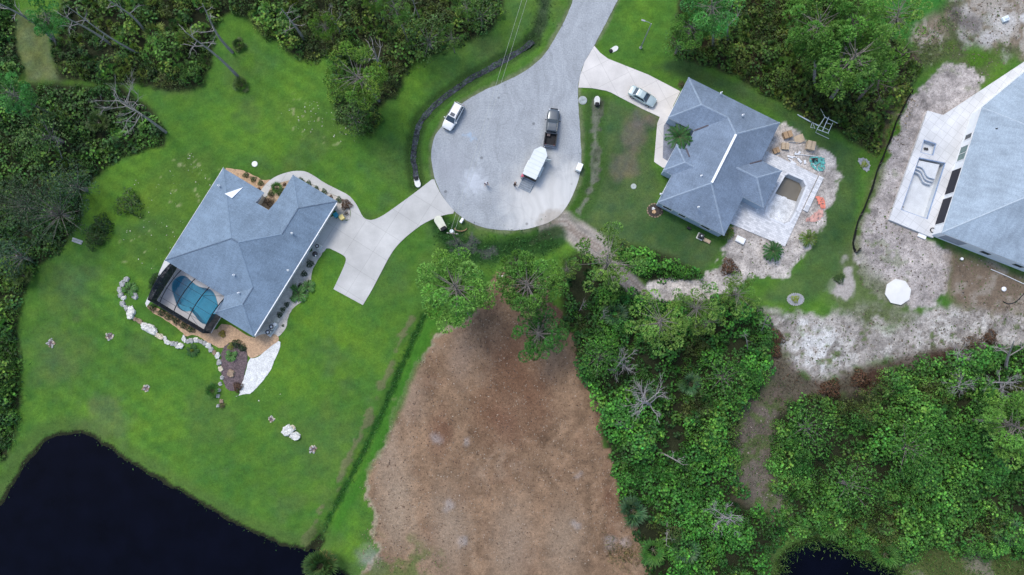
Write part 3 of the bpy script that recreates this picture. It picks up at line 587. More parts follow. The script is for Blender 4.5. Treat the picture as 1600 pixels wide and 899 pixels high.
# ---------------- house in the middle right, pool being built
Eb = 3.0
T0, Tr = G(1076,121,Eb), G(1219,192,Eb); Pp = (Tr-T0)/158; kP = Pp.length; Qq = Vector((Pp.y,-Pp.x,0))
def map2(p, q, h=0.0):
    w = T0+Pp*p+Qq*q; return Vector((w.x, w.y, Eb+h*kP*PITCH))
Ra, Rb, g1_, g2_, e1_, e2_, b1_, b2_ = (101.5,56.5,56.5),(101.5,141.5,56.5),(36,36,36),(81,36,36),(53.5,126.5,23.5),(68.5,126.5,23.5),(161,99,32),(126,99,32)
out2 = [(0,0),(158,0),(158,67),(193,67),(193,131),(158,131),(158,198),(45,198),(45,150),(30,150),(30,103),(45,103),(45,72),(0,72)]
fac2 = [[(0,0),(158,0),Ra,g2_,g1_],[(0,72),(0,0),g1_],[(0,72),g1_,g2_,(45,72)],[(45,72),g2_,Ra,Rb,(45,198),(45,150),e2_,(45,103)],
        [(30,150),(30,103),e1_],[(30,103),(45,103),e2_,e1_],[(30,150),e1_,e2_,(45,150)],[(45,198),Rb,(158,198)],
        [(158,0),(158,67),b2_,(158,131),(158,198),Rb,Ra],[(158,67),(193,67),b1_,b2_],[(193,67),(193,131),b1_],[(193,131),(158,131),b2_,b1_]]
rm2 = roof_mat('slate_grey_shingles', (.175,.225,.290), .82, .74)
H2 = House('house', 'dark grey hip-roofed house with a white ridge vent, beside the unfinished pool', map2, out2, fac2, rm2, mat('pale_blue_stucco', (.36,.44,.53), .9, .05, 3), Eb, over=.18)
rc2 = mat('pale_ridge_cap', (.24,.295,.36), .9, .15, 3)
H2.ridge([((0,0),g1_),((0,72),g1_),(g1_,g2_),((158,0),Ra),(g2_,Ra),((45,198),Rb),((158,198),Rb),(e1_,e2_),((30,103),e1_),((30,150),e1_),(b1_,b2_),((193,67),b1_),((193,131),b1_)], rc2, .14)
p, q = map2(*Ra)-H2.c, map2(*Rb)-H2.c; d = (q-p).normalized(); MB().box((p+q)/2+Vector((0,0,.07)), ((q-p).length*.98,.34,.14), math.atan2(d.y,d.x)).build('ridge_vent', mat('vent_white', (.82,.83,.84), .4, .02), H2.roof)
mv = mat('rust_valley', (.085,.075,.085), .7, .3, 4)
for a, b in (((45,72,1),(60,57,15.5)),((158,67,1),(143,82,14)),((46,103,2),(56,114,11))):
    a, b = map2(*a)-H2.c+Vector((0,0,.09)), map2(*b)-H2.c+Vector((0,0,.09)); d = b-a; n = Vector((-d.y,d.x,0)).normalized()*.10
    MB().add([a+n,a-n,b-n,b+n,a+n-Vector((0,0,.2)),a-n-Vector((0,0,.2)),b-n-Vector((0,0,.2)),b+n-Vector((0,0,.2))], [(0,1,2,3),(7,6,5,4),(0,4,5,1),(2,6,7,3),(1,5,6,2),(3,7,4,0)]).build('valley_flashing', mv, H2.roof)
for px, py, z in ((1096.5,274.5,4.8),(1092,323.5,5.0),(1161.5,179.5,4.6),(1127.5,144.5,4.0),(1033,303,3.4)): H2.vent(px, py, z)
for i, t, w in ((6,.25,1.6),(6,.62,1.2),(6,.85,1.5),(7,.5,1.4),(5,.5,3.0),(9,.5,2.2),(11,.5,1.4),(3,.5,3.2),(1,.5,2.0),(0,.3,1.4),(0,.7,1.4)): H2.window(i, t, w)
H2.window(13, .5, 4.9, 2.2, 1.12, pane=mat('garage_door', (.6,.6,.58), .6, .03), name='garage_door_frame')

# ---------------- house cut by the right edge
Ec = 3.4
PC = [G(1471,364,Ec), G(1534,168,Ec), G(1640,80,Ec), G(1790,150,Ec), G(1735,467,Ec)]
cen3 = sum(PC, Vector())/5
def clip(poly, nx, ny, c):
    out = []
    for i in range(len(poly)):
        a, b = poly[i], poly[(i+1)%len(poly)]; da, db = nx*a.x+ny*a.y-c, nx*b.x+ny*b.y-c
        if da <= 1e-6: out.append(a)
        if (da < -1e-6 and db > 1e-6) or (da > 1e-6 and db < -1e-6): out.append(a.lerp(b, da/(da-db)))
    return out
L3 = []
for i in range(5):
    a, b = PC[i], PC[(i+1)%5]; d = (b-a).normalized(); n = Vector((-d.y, d.x, 0)); 
    if n.dot(cen3-a) < 0: n = -n
    L3.append((n, n.dot(a)))
fac3 = []
for i in range(5):
    poly = [p.copy() for p in PC]
    for j in range(5):
        if j != i:
            dn = L3[i][0]-L3[j][0]; poly = clip(poly, dn.x, dn.y, L3[i][1]-L3[j][1])
    fac3.append([(p.x, p.y, (L3[i][0].x*p.x+L3[i][0].y*p.y-L3[i][1])*PITCH) for p in poly])
def map3(x, y, h=0.0): return Vector((x, y, Ec+h))
rm3 = roof_mat('pale_blue_shingles', (.31,.375,.43), .84, .82)
H3 = House('house', 'pale blue-grey roofed new house cut off by the right edge, beside the empty white pool', map3, [(p.x,p.y) for p in PC], fac3, rm3, mat('white_stucco', (.72,.74,.76), .85, .05, 2), Ec, over=.2)
for f in fac3:
    for a, b in zip(f, f[1:]+f[:1]):
        if max(a[2], b[2]) > .3 and abs(a[2]-b[2]) > .01 and min(a[2], b[2]) < .05: H3.ridge([(a, b)], mat('pale_cap', (.37,.43,.475), .9, .1, 3), .12); break
for px, py in ((1558,201),(1573,190)): H3.vent(px, py, 4.6, .06, .3, mat('black_pipe', (.03,.03,.03), .5))
dk = mat('lanai_shadow_screen', (.018,.018,.028), .6, .1); gr_ = mat('green_glass', (.10,.17,.16), .1, .1, spec=.6)
H3.window(0, .79, .9, 1.7, 1.9); H3.window(0, .655, 2.4, 2.0, 1.8, pane=gr_); H3.window(0, .425, 4.1, 2.7, 1.7, pane=dk, name='lanai_frame'); H3.window(0, .185, 4.3, 2.7, 1.7, pane=dk, name='lanai_frame')
H3.window(4, .9, 3.6, 2.4, 1.6, pane=mat('grey_screen', (.30,.32,.36), .7, .1), name='lanai_frame'); H3.window(4, .5, 1.6); H3.window(4, .7, 1.6)

# ============================================================ PAVING AND POOLS
def sheet(name, pts, m, z=.02, it=0, holes=(), skirt=.12, kind='structure', rag=0.0, parent=None):
    P = smoothpoly(GP(pts), it) if it else GP(pts)
    if rag: P = ragged(P, rag, .35, len(pts))
    o = link(name, fillmesh(name, P, holes, z, skirt), m, parent)
    if parent is None: tag(o, kind=kind)
    return o
# ---- left house: beds, patio
tan = mat('tan_gravel', (.40,.30,.20), .95, .25, 1.6, .35, 12, .4); peach = mat('peach_pavers', (.42,.28,.17), .9, .2, 2.5, .3, 9, .3)
shell = mat('white_shell', (.58,.58,.55), .9, .14, 1.4, .25, 7, .5); mulch = mat('purple_mulch', (.115,.085,.085), .95, .35, 2.5, .5, 12, .6); sgrav = mat('grey_white_gravel', (.44,.41,.36), .95, .2, 1.5, .3, 12, .4)
sheet('garden_bed', [(349,262),(365,264),(385,268),(400,276),(412,283),(424,280),(414,290),(406,300),(404,312),(360,285)], peach, .02, 1, rag=.06)
sheet('garden_bed', [(404,306),(417,309),(420,298),(426,291),(443,284),(460,281),(462,290),(440,340),(400,330)], tan, .018)
sheet('garden_bed', [(462,283),(475,282),(509,299.5),(537,312),(546,322),(548,343),(531,345),(525,330),(500,312),(470,296)], sgrav, .019)
sheet('garden_bed', [(500,388),(505,394),(497,406),(486,425),(487,447),(474,470),(459,481),(450,494),(447,514),(432,530),(400,532),(395,518),(430,465),(468,400)], sgrav, .02, 1, rag=.05)
sheet('patio', [(228,474),(232,486),(262,502),(285,519),(290,527),(303,522),(330,537),(346,546),(362,532),(384,541),(388,560),(402,558),(424,542),(438,531),(430,521),(408,522),(395,530),(350,502),(336,520),(300,505)], peach, .022, 1, rag=.05)
sheet('garden_bed', [(346,545),(362,533),(384,541),(388,560),(382,588),(374,608),(362,613),(350,604),(344,575)], mulch, .03, 1, rag=.07)
sheet('garden_bed', [(365,621),(376,617),(374,606),(382,588),(388,561),(403,558),(425,542),(438,531),(437,545),(426,572),(408,600),(392,616),(384,616)], shell, .034, 1, rag=.08)
sheet('garden_bed', [(257,407),(262,404),(270,412),(256,432),(236,470),(229,480),(227,474),(246,432)], mat('pale_apron', (.55,.55,.53), .9, .1), .02)
sheet('garden_bed', [(349,261),(342,273),(258,406),(262,410),(350,275)], shell, .015)
# ---- right house: pavers, gravel court
pav = mat('white_pavers', (.62,.63,.64), .8, .08, 1.5); nt = pav.node_tree; b = nt.nodes['Principled BSDF']
tc = nn(nt, 'ShaderNodeTexCoord'); mp = nn(nt, 'ShaderNodeMapping'); mp.inputs['Rotation'].default_value = (0,0,R(27)); nt.links.new(tc.outputs['Object'], mp.inputs[0])
br = nn(nt, 'ShaderNodeTexBrick'); br.inputs['Color1'].default_value = (.62,.62,.62,1); br.inputs['Color2'].default_value = (.38,.39,.40,1); br.inputs['Mortar'].default_value = (.34,.34,.34,1); br.inputs['Bias'].default_value = -.25
br.inputs['Scale'].default_value = 1; br.inputs['Brick Width'].default_value = .6; br.inputs['Row Height'].default_value = .3; br.inputs['Mortar Size'].default_value = .012
nt.links.new(mp.outputs[0], br.inputs['Vector']); nt.links.new(br.outputs['Color'], b.inputs['Base Color'])
sheet('garden_bed', [(1046,190),(1040,192),(1037,197),(1035.5,247),(1043,252),(1075,250),(1085,215)], mat('grey_gravel', (.20,.215,.25), .95, .25, 1.6, .3, 12, .4), .016)
POOL2 = GP([(1226.5,275),(1231,272.5),(1254,282.5),(1258.5,291),(1243,330),(1233,347),(1225,349.5),(1203,340),(1197.5,332),(1201,320)])
DECK2 = GP([(1197.5,236.5),(1278,275),(1252,330),(1226,385.5),(1139,349),(1160,310),(1180,270)])
tag(link('pool_deck', fillmesh('pool_deck', DECK2, [POOL2], z=.12, skirt=.35), pav), kind='structure')
PITS.append(POOL2)
p2 = thing('swimming_pool', 'unfinished long pool with clipped corners holding muddy brown water', 'pool', G(1228,310))
c2 = Vector(p2.location)
def ring(P, z, c): return [(p.x-c.x, p.y-c.y, z) for p in P]
def basin(P, c, depth, parent, m, steps=((0,.0),(.92,.25)), taper=.82, mf=None, slope=None):
    """walls of a dug pool following outline P"""
    cen = sum(P, Vector())/len(P); n = len(P); mb = MB(); inn = [cen+(p-cen)*taper for p in P]
    zz = (lambda p: -depth) if slope is None else slope
    mb.add(ring(P, .11, c)+[(p.x-c.x, p.y-c.y, zz(p)) for p in inn], [(i,(i+1)%n,n+(i+1)%n,n+i) for i in range(n)])
    w = mb.build('basin_wall', m, parent)
    mb = MB(); mb.add([(p.x-c.x, p.y-c.y, zz(p)) for p in inn]+[(cen.x-c.x, cen.y-c.y, zz(cen))], [(i,(i+1)%n,n) for i in range(n)]); mb.build('basin_floor', mf or m, parent)
top = G(1243,275); bot = G(1210,345); ax_ = (top-bot).normalized(); cen2 = (top+bot)/2
basin(POOL2, c2, 2, p2, mat('grey_gunite', (.47,.48,.49), .9, .15, 1.2, .2, 10, .3), taper=.93, slope=lambda p: -.55-1.0*max(0, min(1, ((p-cen2).dot(ax_)/3.0+.42))), mf=mat('pale_gunite', (.56,.57,.57), .9, .25, 1.0, .25, 8, .4))
W2 = GP([(1226,279),(1231,276),(1251,286),(1254,293),(1246,313),(1237,318),(1224,315),(1211,301),(1214,297)], -.95)
W2 = ragged(W2, .12, .4); cen = sum(W2, Vector())/len(W2)
o = link('muddy_water', fillmesh('muddy_water', [Vector((p.x-c2.x,p.y-c2.y,0)) for p in offset_poly(GP([(1226.5,275),(1231,272.5),(1254,282.5),(1258.5,291),(1243,330),(1220,326),(1205,316)]), .05)], z=-1.02), mat('muddy_water', (.155,.138,.105), .12, .12, .6, spec=.4), p2)
cop = MB()
for a, b in zip(POOL2, POOL2[1:]+POOL2[:1]):
    d = (b-a); L = d.length; d.normalize(); nr = Vector((d.y,-d.x,0)); m_ = (a+b)/2
    if nr.dot(m_-cen2) < 0: nr = -nr
    cop.box((m_.x+nr.x*.16-c2.x, m_.y+nr.y*.16-c2.y, .145), (L+.12,.3,.06), math.atan2(d.y,d.x))
cop.build('coping', mat('white_coping', (.60,.61,.62), .7, .05), p2)
# raised ledge of the deck along the outer side
a, b = G(1279.5,275), G(1254,329); d = (b-a).normalized(); tag(MB().box(((a+b)/2+Vector((d.y,-d.x,0))*-.35+Vector((0,0,.17)))[:], ((b-a).length*.99,.75,.16), math.atan2(d.y,d.x)).build('deck_ledge', pav), 'white paved raised ledge along the outer edge of the unfinished pool', 'ledge')
# ---- right edge house: raised white deck with an empty pool and spa
deck3 = concrete_mat('white_deck', (.63,.63,.62), 1.2, R(37))
POOL3 = GP([(1436,246),(1478,254.5),(1449.5,343),(1407.5,328)], .45); SPA3 = GP([(1443.5,218),(1463.5,224.5),(1458.5,243.5),(1438,238.5)], .45)
DECK3 = GP([(1449.5,173),(1474,180),(1600,97),(1640,70),(1700,120),(1620,190),(1536,175),(1500,270),(1458,372),(1389.5,343.5)], .45)
tag(link('pool_deck', fillmesh('pool_deck', DECK3, [POOL3, SPA3], z=.45, skirt=.6), deck3), kind='structure')
PITS += [POOL3, SPA3]
p3 = thing('swimming_pool', 'empty white rectangular pool with curved steps and a square spa', 'pool', G(1440,290)); c3 = Vector(p3.location)
plas = mat('white_plaster', (.56,.58,.585), .85, .10, .8, .1, 8, .2); tile = mat('blue_pool_tile', (.26,.34,.48), .4, .25, 6)
def pool_walls(P, c, z0, z1, parent, taper=.97):
    cen = sum(P, Vector())/len(P); n = len(P); inn = [cen+(p-cen)*taper for p in P]; mb = MB()
    mb.add(ring(P, z0-.02, c)+ring(inn, z1, c), [(i,(i+1)%n,n+(i+1)%n,n+i) for i in range(n)]); mb.build('basin_wall', plas, parent)
    mb = MB(); mb.add(ring(inn, z1, c), [tuple(range(n))]); mb.build('basin_floor', plas, parent)
    for i in range(n):
        a, b = P[i]-c, P[(i+1)%n]-c; d = (b-a); L = d.length; d.normalize(); nr = Vector((-d.y,d.x,0))
        if nr.dot((cen-c)-(a+b)/2) < 0: nr = -nr
        MB().box((((a+b)/2).x+nr.x*.05, ((a+b)/2).y+nr.y*.05, z0-.16), (L-.1,.1,.22), math.atan2(d.y,d.x)).build('tile_band', tile, parent)
pool_walls(POOL3, c3, .45, -1.0, p3); pool_walls(SPA3, c3, .45, -.35, p3, .93)
ex = (POOL3[1]-POOL3[0]).normalized(); ey = (POOL3[3]-POOL3[0]).normalized(); W3 = (POOL3[1]-POOL3[0]).length
stp = mat('grey_step_tile', (.36,.41,.48), .6, .15, 5)
for k in range(3):       # three curved entry steps, each a solid tread with a dark tile nosing
    pts = []; m_ = 24
    for i in range(m_+1):
        t = i/m_; s = .35+t*(W3-1.0); y = 1.3+.42*k+1.5*(1/(1+math.exp(-(t-.45)*11)))
        pts.append(POOL3[0]+ex*s+ey*y)
    base = [POOL3[0]+ex*(W3-.65)+ey*.35, POOL3[0]+ex*.35+ey*.35]
    z = .05-.3*k; mb = MB(); mb.prism([(p.x-c3.x,p.y-c3.y) for p in pts+base], -1.0, z-.004*k); st_ = mb.build('step', plas, p3)
    MB().tube([(p.x-c3.x,p.y-c3.y,z+.02) for p in pts], .075, 5).build('step_nosing', stp, st_)
jet = MB(); q = sum(SPA3, Vector())/4-c3
for i in range(4): jet.box((q.x-.25+.17*i, q.y+.04*math.sin(i*2), -.26), (.10,.42,.14), .2)
jet.build('spa_jets', mat('dark_jets', (.06,.06,.06), .5), p3)
st3 = thing('entry_step', 'low white concrete step at the corner of the raised pool deck', 'step', G(1440,369)); d = (G(1458,372,.45)-G(1389.5,343.5,.45)).normalized(); rz = math.atan2(d.y,d.x)
MB().box((0,.15,.11), (1.25,1.0,.24), 0).build('lower_tread', WHITE(), st3, bevel=.02); MB().box((0,.5,.29), (1.2,.45,.14), 0).build('upper_tread', WHITE(), st3, bevel=.02); st3.rotation_euler[2] = rz

# ---- left house: screened pool
POOL1 = [G(220+x/6.66, 380+y/6.66) for x, y in [(328,405),(360,370),(400,345),(440,335),(480,350),(530,400),(600,455),(680,468),(740,488),(775,540),(800,620),(808,680),(785,730),(745,800),(700,843),(655,845),(610,815),(560,745),(520,705),(470,715),(410,695),(375,645),(350,560),(322,480)]]
POOL1 = smoothpoly(POOL1, 1)
cu = lambda u, v, z: (lambda p: Vector((p.x, p.y, z)))(map1(u, v))
deck1 = [cu(2,9,0), cu(2,104,0), cu(-32,112,0), cu(-66,112,0), cu(-66,9,0)]
tag(link('pool_deck', fillmesh('pool_deck', deck1, [POOL1], z=.05, skirt=.3), mat('grey_pool_deck', (.50,.49,.48), .85, .06, 1.2, .06, 14)), kind='structure')
PITS.append(POOL1)
p1 = thing('swimming_pool', 'freeform turquoise pool under the screen cage', 'pool', G(299,470)); c1 = Vector(p1.location)
basin(POOL1, c1, 1.25, p1, mat('pool_plaster', (.30,.44,.47), .8, .08, 1.2), taper=.94)
sh = [POOL1[i] for i in range(len(POOL1))]; cenp = sum(POOL1, Vector())/len(POOL1)
sub = [G(220+x/6.66, 380+y/6.66) for x, y in [(378,640),(400,640),(440,655),(490,665),(520,700),(470,712),(412,690)]]
MB().prism([(p.x-c1.x,p.y-c1.y) for p in sub], -1.2, -.35).build('bench', mat('bench_plaster', (.42,.47,.47), .8, .08), p1)
def clear_water():
    m = bpy.data.materials.new('pool_water'); m.use_nodes = True; nt = m.node_tree; nt.nodes.clear(); out = nn(nt, 'ShaderNodeOutputMaterial')
    t = nn(nt, 'ShaderNodeBsdfTransparent'); t.inputs[0].default_value = (.30,.72,.86,1); g = nn(nt, 'ShaderNodeBsdfGlossy'); g.inputs['Roughness'].default_value = .05
    tc = nn(nt, 'ShaderNodeTexCoord'); n = nn(nt, 'ShaderNodeTexNoise'); n.inputs['Scale'].default_value = 2.5; nt.links.new(tc.outputs['Object'], n.inputs['Vector'])
    bp = nn(nt, 'ShaderNodeBump'); bp.inputs['Strength'].default_value = .15; nt.links.new(n.outputs[0], bp.inputs['Height']); nt.links.new(bp.outputs[0], g.inputs['Normal'])
    ms = nn(nt, 'ShaderNodeMixShader'); ms.inputs[0].default_value = .04; nt.links.new(t.outputs[0], ms.inputs[1]); nt.links.new(g.outputs[0], ms.inputs[2]); nt.links.new(ms.outputs[0], out.inputs[0]); return m
link('pool_water', fillmesh('pool_water', [Vector((p.x-c1.x,p.y-c1.y,0)) for p in offset_poly(POOL1, .02)], z=-.08), clear_water(), p1)
def screen_mat(name, op):
    m = bpy.data.materials.new(name); m.use_nodes = True; nt = m.node_tree; nt.nodes.clear(); out = nn(nt, 'ShaderNodeOutputMaterial')
    t = nn(nt, 'ShaderNodeBsdfTransparent'); d = nn(nt, 'ShaderNodeBsdfDiffuse'); d.inputs[0].default_value = (.035,.038,.045,1)
    tc = nn(nt, 'ShaderNodeTexCoord'); n = nn(nt, 'ShaderNodeTexNoise'); n.inputs['Scale'].default_value = 1.5; nt.links.new(tc.outputs['Object'], n.inputs['Vector'])
    mr = nn(nt, 'ShaderNodeMapRange'); mr.inputs[3].default_value = op*.85; mr.inputs[4].default_value = op*1.15; nt.links.new(n.outputs[0], mr.inputs[0])
    ms = nn(nt, 'ShaderNodeMixShader'); nt.links.new(mr.outputs[0], ms.inputs[0]); nt.links.new(t.outputs[0], ms.inputs[1]); nt.links.new(d.outputs[0], ms.inputs[2]); nt.links.new(ms.outputs[0], out.inputs[0]); return m
cage = thing('pool_cage', 'dark-framed screen cage over the turquoise pool of the left house', 'pool cage', cu(-33,58,0)); cc_ = Vector(cage.location)
brz = mat('bronze_frame', (.025,.027,.032), .45, .1, metal=.3); s_top = screen_mat('roof_screen', .07); s_side = screen_mat('side_screen', .94)
UB, UT, V0, V1 = -66, 1, 9, 111
arch = lambda u: 2.75+.95*math.sin(math.pi*(UT-u)/(UT-UB))**.8 if UB < u < UT else 2.75
vs_b = [V0, 29, 55, 81, V1]
def bar(pts, r=.055, name='beam'): return MB().tube([Vector(p)-cc_ for p in pts], r, 4).build(name, brz, cage)
us = np.linspace(UT, UB, 9)
for v in vs_b: bar([cu(u, v, arch(u)) for u in us], .075)
for u in (UT, UB, -16, -34, -51): bar([cu(u, v, arch(u)+.002) for v in (V0, V1)], .06 if u in (UT, UB) else .022)
for v in vs_b: bar([cu(UB, v, .05), cu(UB, v, 2.72)], .06, 'post')
for u in (-44, -22): bar([cu(u, V0, .05), cu(u, V0, arch(u)-.05)], .05, 'post')
for u in (-44, -32): bar([cu(u, V1, .05), cu(u, V1, arch(u)-.05)], .05, 'post')
for h in (1.0,): bar([cu(UB, V0, h), cu(UB, V1, h)], .04, 'rail'); bar([cu(UB, V0, h), cu(UT, V0, h)], .04, 'rail')
for a, b in (((UT,V0),(-16,29)),((UB,V0),(-51,29)),((UT,V1),(-16,81)),((UB,V1),(-51,81))): bar([cu(a[0],a[1],arch(a[0])), cu(b[0],b[1],arch(b[0]))], .025, 'brace')
for v, w in zip(vs_b[:-1], vs_b[1:]):
    mb = MB(); vs_ = [cu(u, x, arch(u)-.01)-cc_ for u in us for x in (v, w)]; mb.add(vs_, [(2*i,2*i+1,2*i+3,2*i+2) for i in range(8)]); mb.build('screen_panel', s_top, cage)
for v in (V0, V1):
    mb = MB(); uu = us if v == V0 else [u for u in us if u < -30]; vs_ = []
    for u in uu: vs_ += [cu(u, v, .06)-cc_, cu(u, v, arch(u)-.02)-cc_]
    mb.add(vs_, [(2*i,2*i+1,2*i+3,2*i+2) for i in range(len(uu)-1)]); mb.build('screen_panel', s_side, cage)
for v, w in zip(vs_b[:-1], vs_b[1:]):
    MB().add([cu(UB,v,.06)-cc_, cu(UB,w,.06)-cc_, cu(UB,w,2.7)-cc_, cu(UB,v,2.7)-cc_], [(0,1,2,3)]).build('screen_panel', s_side, cage)
# ============================================================ VEHICLES
def heading(dx, dy): return math.atan2(-dy, dx)
def paint(name, rgb, metal=.0, rough=.3): return mat(name, rgb, rough, .03, 1.5, metal=metal, coat=.7, spec=.5)
RUB = lambda: mat('tyre_rubber', (.02,.02,.02), .85, .2, 9); STEEL = lambda: mat('wheel_alloy', (.45,.46,.47), .35, .05, metal=.8)
TRIM = lambda: mat('black_trim', (.02,.02,.022), .5, .1); LAMP = lambda: mat('headlight_lens', (.65,.68,.70), .15, .05, spec=.6); TAIL = lambda: mat('taillight_lens', (.35,.02,.02), .2, .1, spec=.6)
CGLASS = lambda: mat('car_glass', (.025,.04,.055), .05, .1, spec=.9)
def loft(st, name, m, parent, sub=1):
    """body shell lofted from stations (x, half width, bottom, top)"""
    prof = [(0,1,.03),(.55,1,.02),(.86,1,-.01),(.97,.86,0),(1,.6,0),(.985,.25,0),(.9,.02,0),(.5,0,0)]
    full = prof+[(-a,b,c) for a,b,c in prof[::-1] if a]
    n = len(full); mb = MB(); vs = []
    for x, w, z0, z1 in st: vs += [(x, a*w, z0+(z1-z0)*b+c) for a, b, c in full]
    fs = [(i*n+j, i*n+(j+1)%n, (i+1)*n+(j+1)%n, (i+1)*n+j) for i in range(len(st)-1) for j in range(n)]
    fs += [tuple(range(n)), tuple(range((len(st)-1)*n, len(st)*n))[::-1]]
    mb.add(vs, fs); o = mb.build(name, m, parent, smooth=True)
    bm = bmesh.new(); bm.from_mesh(o.data); bmesh.ops.recalc_face_normals(bm, faces=bm.faces); bm.to_mesh(o.data); bm.free()
    if sub: s = o.modifiers.new('sub', 'SUBSURF'); s.levels = sub; s.render_levels = sub
    return o
def cabin(xr, xf, xr2, xf2, wb, wt, zb, zt, m, parent, side_split=(.5,), sunroof=False, name='cab'):
    B = [Vector((xr,-wb,zb)),Vector((xf,-wb,zb)),Vector((xf,wb,zb)),Vector((xr,wb,zb))]; T = [Vector((xr2,-wt,zt)),Vector((xf2,-wt,zt)),Vector((xf2,wt,zt)),Vector((xr2,wt,zt))]
    mid = [Vector(((xr2+xf2)/2,s*wt*.99,zt+.035)) for s in (-1,1)]
    mb = MB(); mb.add(B+T+mid, [(3,2,1,0),(0,1,5,8,4),(1,2,6,5),(2,3,7,9,6),(3,0,4,7),(4,8,9,7),(8,5,6,9)]); c = mb.build(name, m, parent, smooth=False, bevel=.11)
    def pane(a, b, c2, d, u0, u1, v0, v1, nm):
        bl = lambda u, v: (a*(1-u)+b*u)*(1-v)+(d*(1-u)+c2*u)*v
        q = [bl(u0,v0), bl(u1,v0), bl(u1,v1), bl(u0,v1)]; n = (q[1]-q[0]).cross(q[3]-q[0]).normalized()
        if n.dot((q[0]+q[2])/2-Vector(((xr+xf)/2,0,(zb+zt)/2))) < 0: n = -n
        mb = MB(); mb.add([p+n*.016 for p in q]+[p-n*.02 for p in q], [(0,1,2,3),(7,6,5,4)]+[(i,(i+1)%4,4+(i+1)%4,4+i) for i in range(4)])
        o = mb.build(nm, CGLASS(), parent); bm = bmesh.new(); bm.from_mesh(o.data); bmesh.ops.recalc_face_normals(bm, faces=bm.faces); bm.to_mesh(o.data); bm.free()
    pane(B[1],B[2],T[2],T[1],.05,.95,.06,.92,'windshield'); pane(B[0],B[3],T[3],T[0],.07,.93,.12,.86,'rear_window')
    cuts = [.05]+list(side_split)+[.95]
    for a, b, c2, d in ((B[0],B[1],T[1],T[0]),(B[3],B[2],T[2],T[3])):
        for u0, u1 in zip(cuts[:-1], cuts[1:]): pane(a,b,c2,d,u0+.012,u1-.012,.14,.86,'side_window')
    return c
def wheels(parent, xs, y, r=.34, w=.23):
    for x in xs:
        for s in (-1, 1):
            e = MB().cyl((x, s*y, r), r, w, 20, 'y').build('wheel', RUB(), parent, bevel=.03)
            MB().cyl((x, s*(y+w/2-.006), r), r*.66, .03, 16, 'y').build('rim', STEEL(), e)
def lamps(parent, xf, xr, y, zf, zr, hw=.42, rw=.22, rh=.2):
    for s in (-1, 1):
        MB().box((xf-.06, s*y*.93, zf), (.2,hw*.8,.13), -s*.5).build('headlight', LAMP(), parent, bevel=.04)
        MB().box((xr+.06, s*y*.98, zr), (.1,rw*.8,rh), s*.5).build('taillight', TAIL(), parent, bevel=.02)
def mirrors(parent, x, y, z, m):
    for s in (-1, 1): MB().box((x, s*(y+.1), z), (.14,.24,.15)).build('mirror', m, parent, bevel=.04)
# white crossover
p = G(708.3,184.5); v = thing('parked_car', 'white crossover with a dark sunroof parked at the left kerb of the turning circle', 'car', p, heading(-22.5,42.5)); m = paint('white_car_paint', (.68,.68,.67))
loft([(-2.33,.62,.5,.92),(-2.25,.84,.36,1.02),(-1.5,.93,.3,1.07),(-.2,.94,.28,1.08),(1.0,.93,.28,1.06),(1.6,.91,.3,1.0),(2.05,.82,.34,.9),(2.28,.60,.42,.74)], 'body', m, v)
cabin(-2.22,1.08,-1.92,.28,.86,.66,1.02,1.62,m,v,(.3,.62)); wheels(v,(-1.42,1.42),.82); lamps(v,2.1,-2.28,.62,.82,.88); mirrors(v,.75,.92,1.1,m)
MB().box((-.05,0,1.645),(.52,.72,.03)).build('sunroof', CGLASS(), v, bevel=.01)
for s in (-1,1): MB().tube([(-1.8,s*.62,1.67),(.15,s*.62,1.68)],.025,5).build('roof_rail', TRIM(), v)
MB().box((2.27,0,.62),(.1,.9,.22)).build('grille', TRIM(), v, bevel=.03); MB().box((-2.31,0,.45),(.12,1.5,.2)).build('rear_bumper', TRIM(), v, bevel=.04)
# pale sedan
p = G(1003,153); v = thing('parked_car', 'pale green-silver sedan parked on the white driveway of the dark grey house', 'car', p, heading(38,22)); m = paint('sage_silver_paint', (.42,.50,.48), .35, .32)
loft([(-2.3,.58,.48,.84),(-2.2,.82,.34,.93),(-1.5,.89,.27,.97),(-.2,.91,.25,.95),(.9,.90,.25,.92),(1.6,.87,.27,.84),(2.1,.76,.3,.74),(2.3,.55,.38,.62)], 'body', m, v)
cabin(-1.62,1.0,-.98,.22,.80,.60,.90,1.40,m,v,(.28,.60)); wheels(v,(-1.36,1.38),.80,.32,.21); lamps(v,2.08,-2.22,.58,.66,.76); mirrors(v,.72,.86,.98,m)
MB().box((2.28,0,.52),(.08,.8,.14)).build('grille', TRIM(), v, bevel=.03)
# dark pickup
p = G(862,201.5); v = thing('pickup_truck', 'dark grey pickup truck with an empty open bed, hitched to the white trailer', 'pickup', p, heading(8,-60)); pk = v; m = paint('dark_grey_paint', (.085,.10,.11), .6, .28)
loft([(-.95,.93,.5,1.12),(-.3,.96,.42,1.14),(.9,.96,.42,1.14),(1.5,.95,.42,1.12),(2.3,.92,.45,1.08),(2.75,.84,.5,.98),(2.93,.66,.55,.85)], 'body', m, v)
cabin(-.98,1.25,-.82,.42,.88,.72,1.08,1.78,m,v,(.46,)); wheels(v,(-1.95,1.95),.84,.39,.27); lamps(v,2.74,-2.93,.68,.9,.95,.4,.16,.4); mirrors(v,.95,1.0,1.2,TRIM())
MB().box((2.93,0,.78),(.1,1.1,.36)).build('grille', TRIM(), v, bevel=.03)
b_ = MB(); b_.box((-1.95,.9,.83),(2.0,.14,.66)); b_.box((-1.95,-.9,.83),(2.0,.14,.66)); b_.box((-1.02,0,.83),(.12,1.66,.66)); b_.build('bed_side', m, v, bevel=.03)
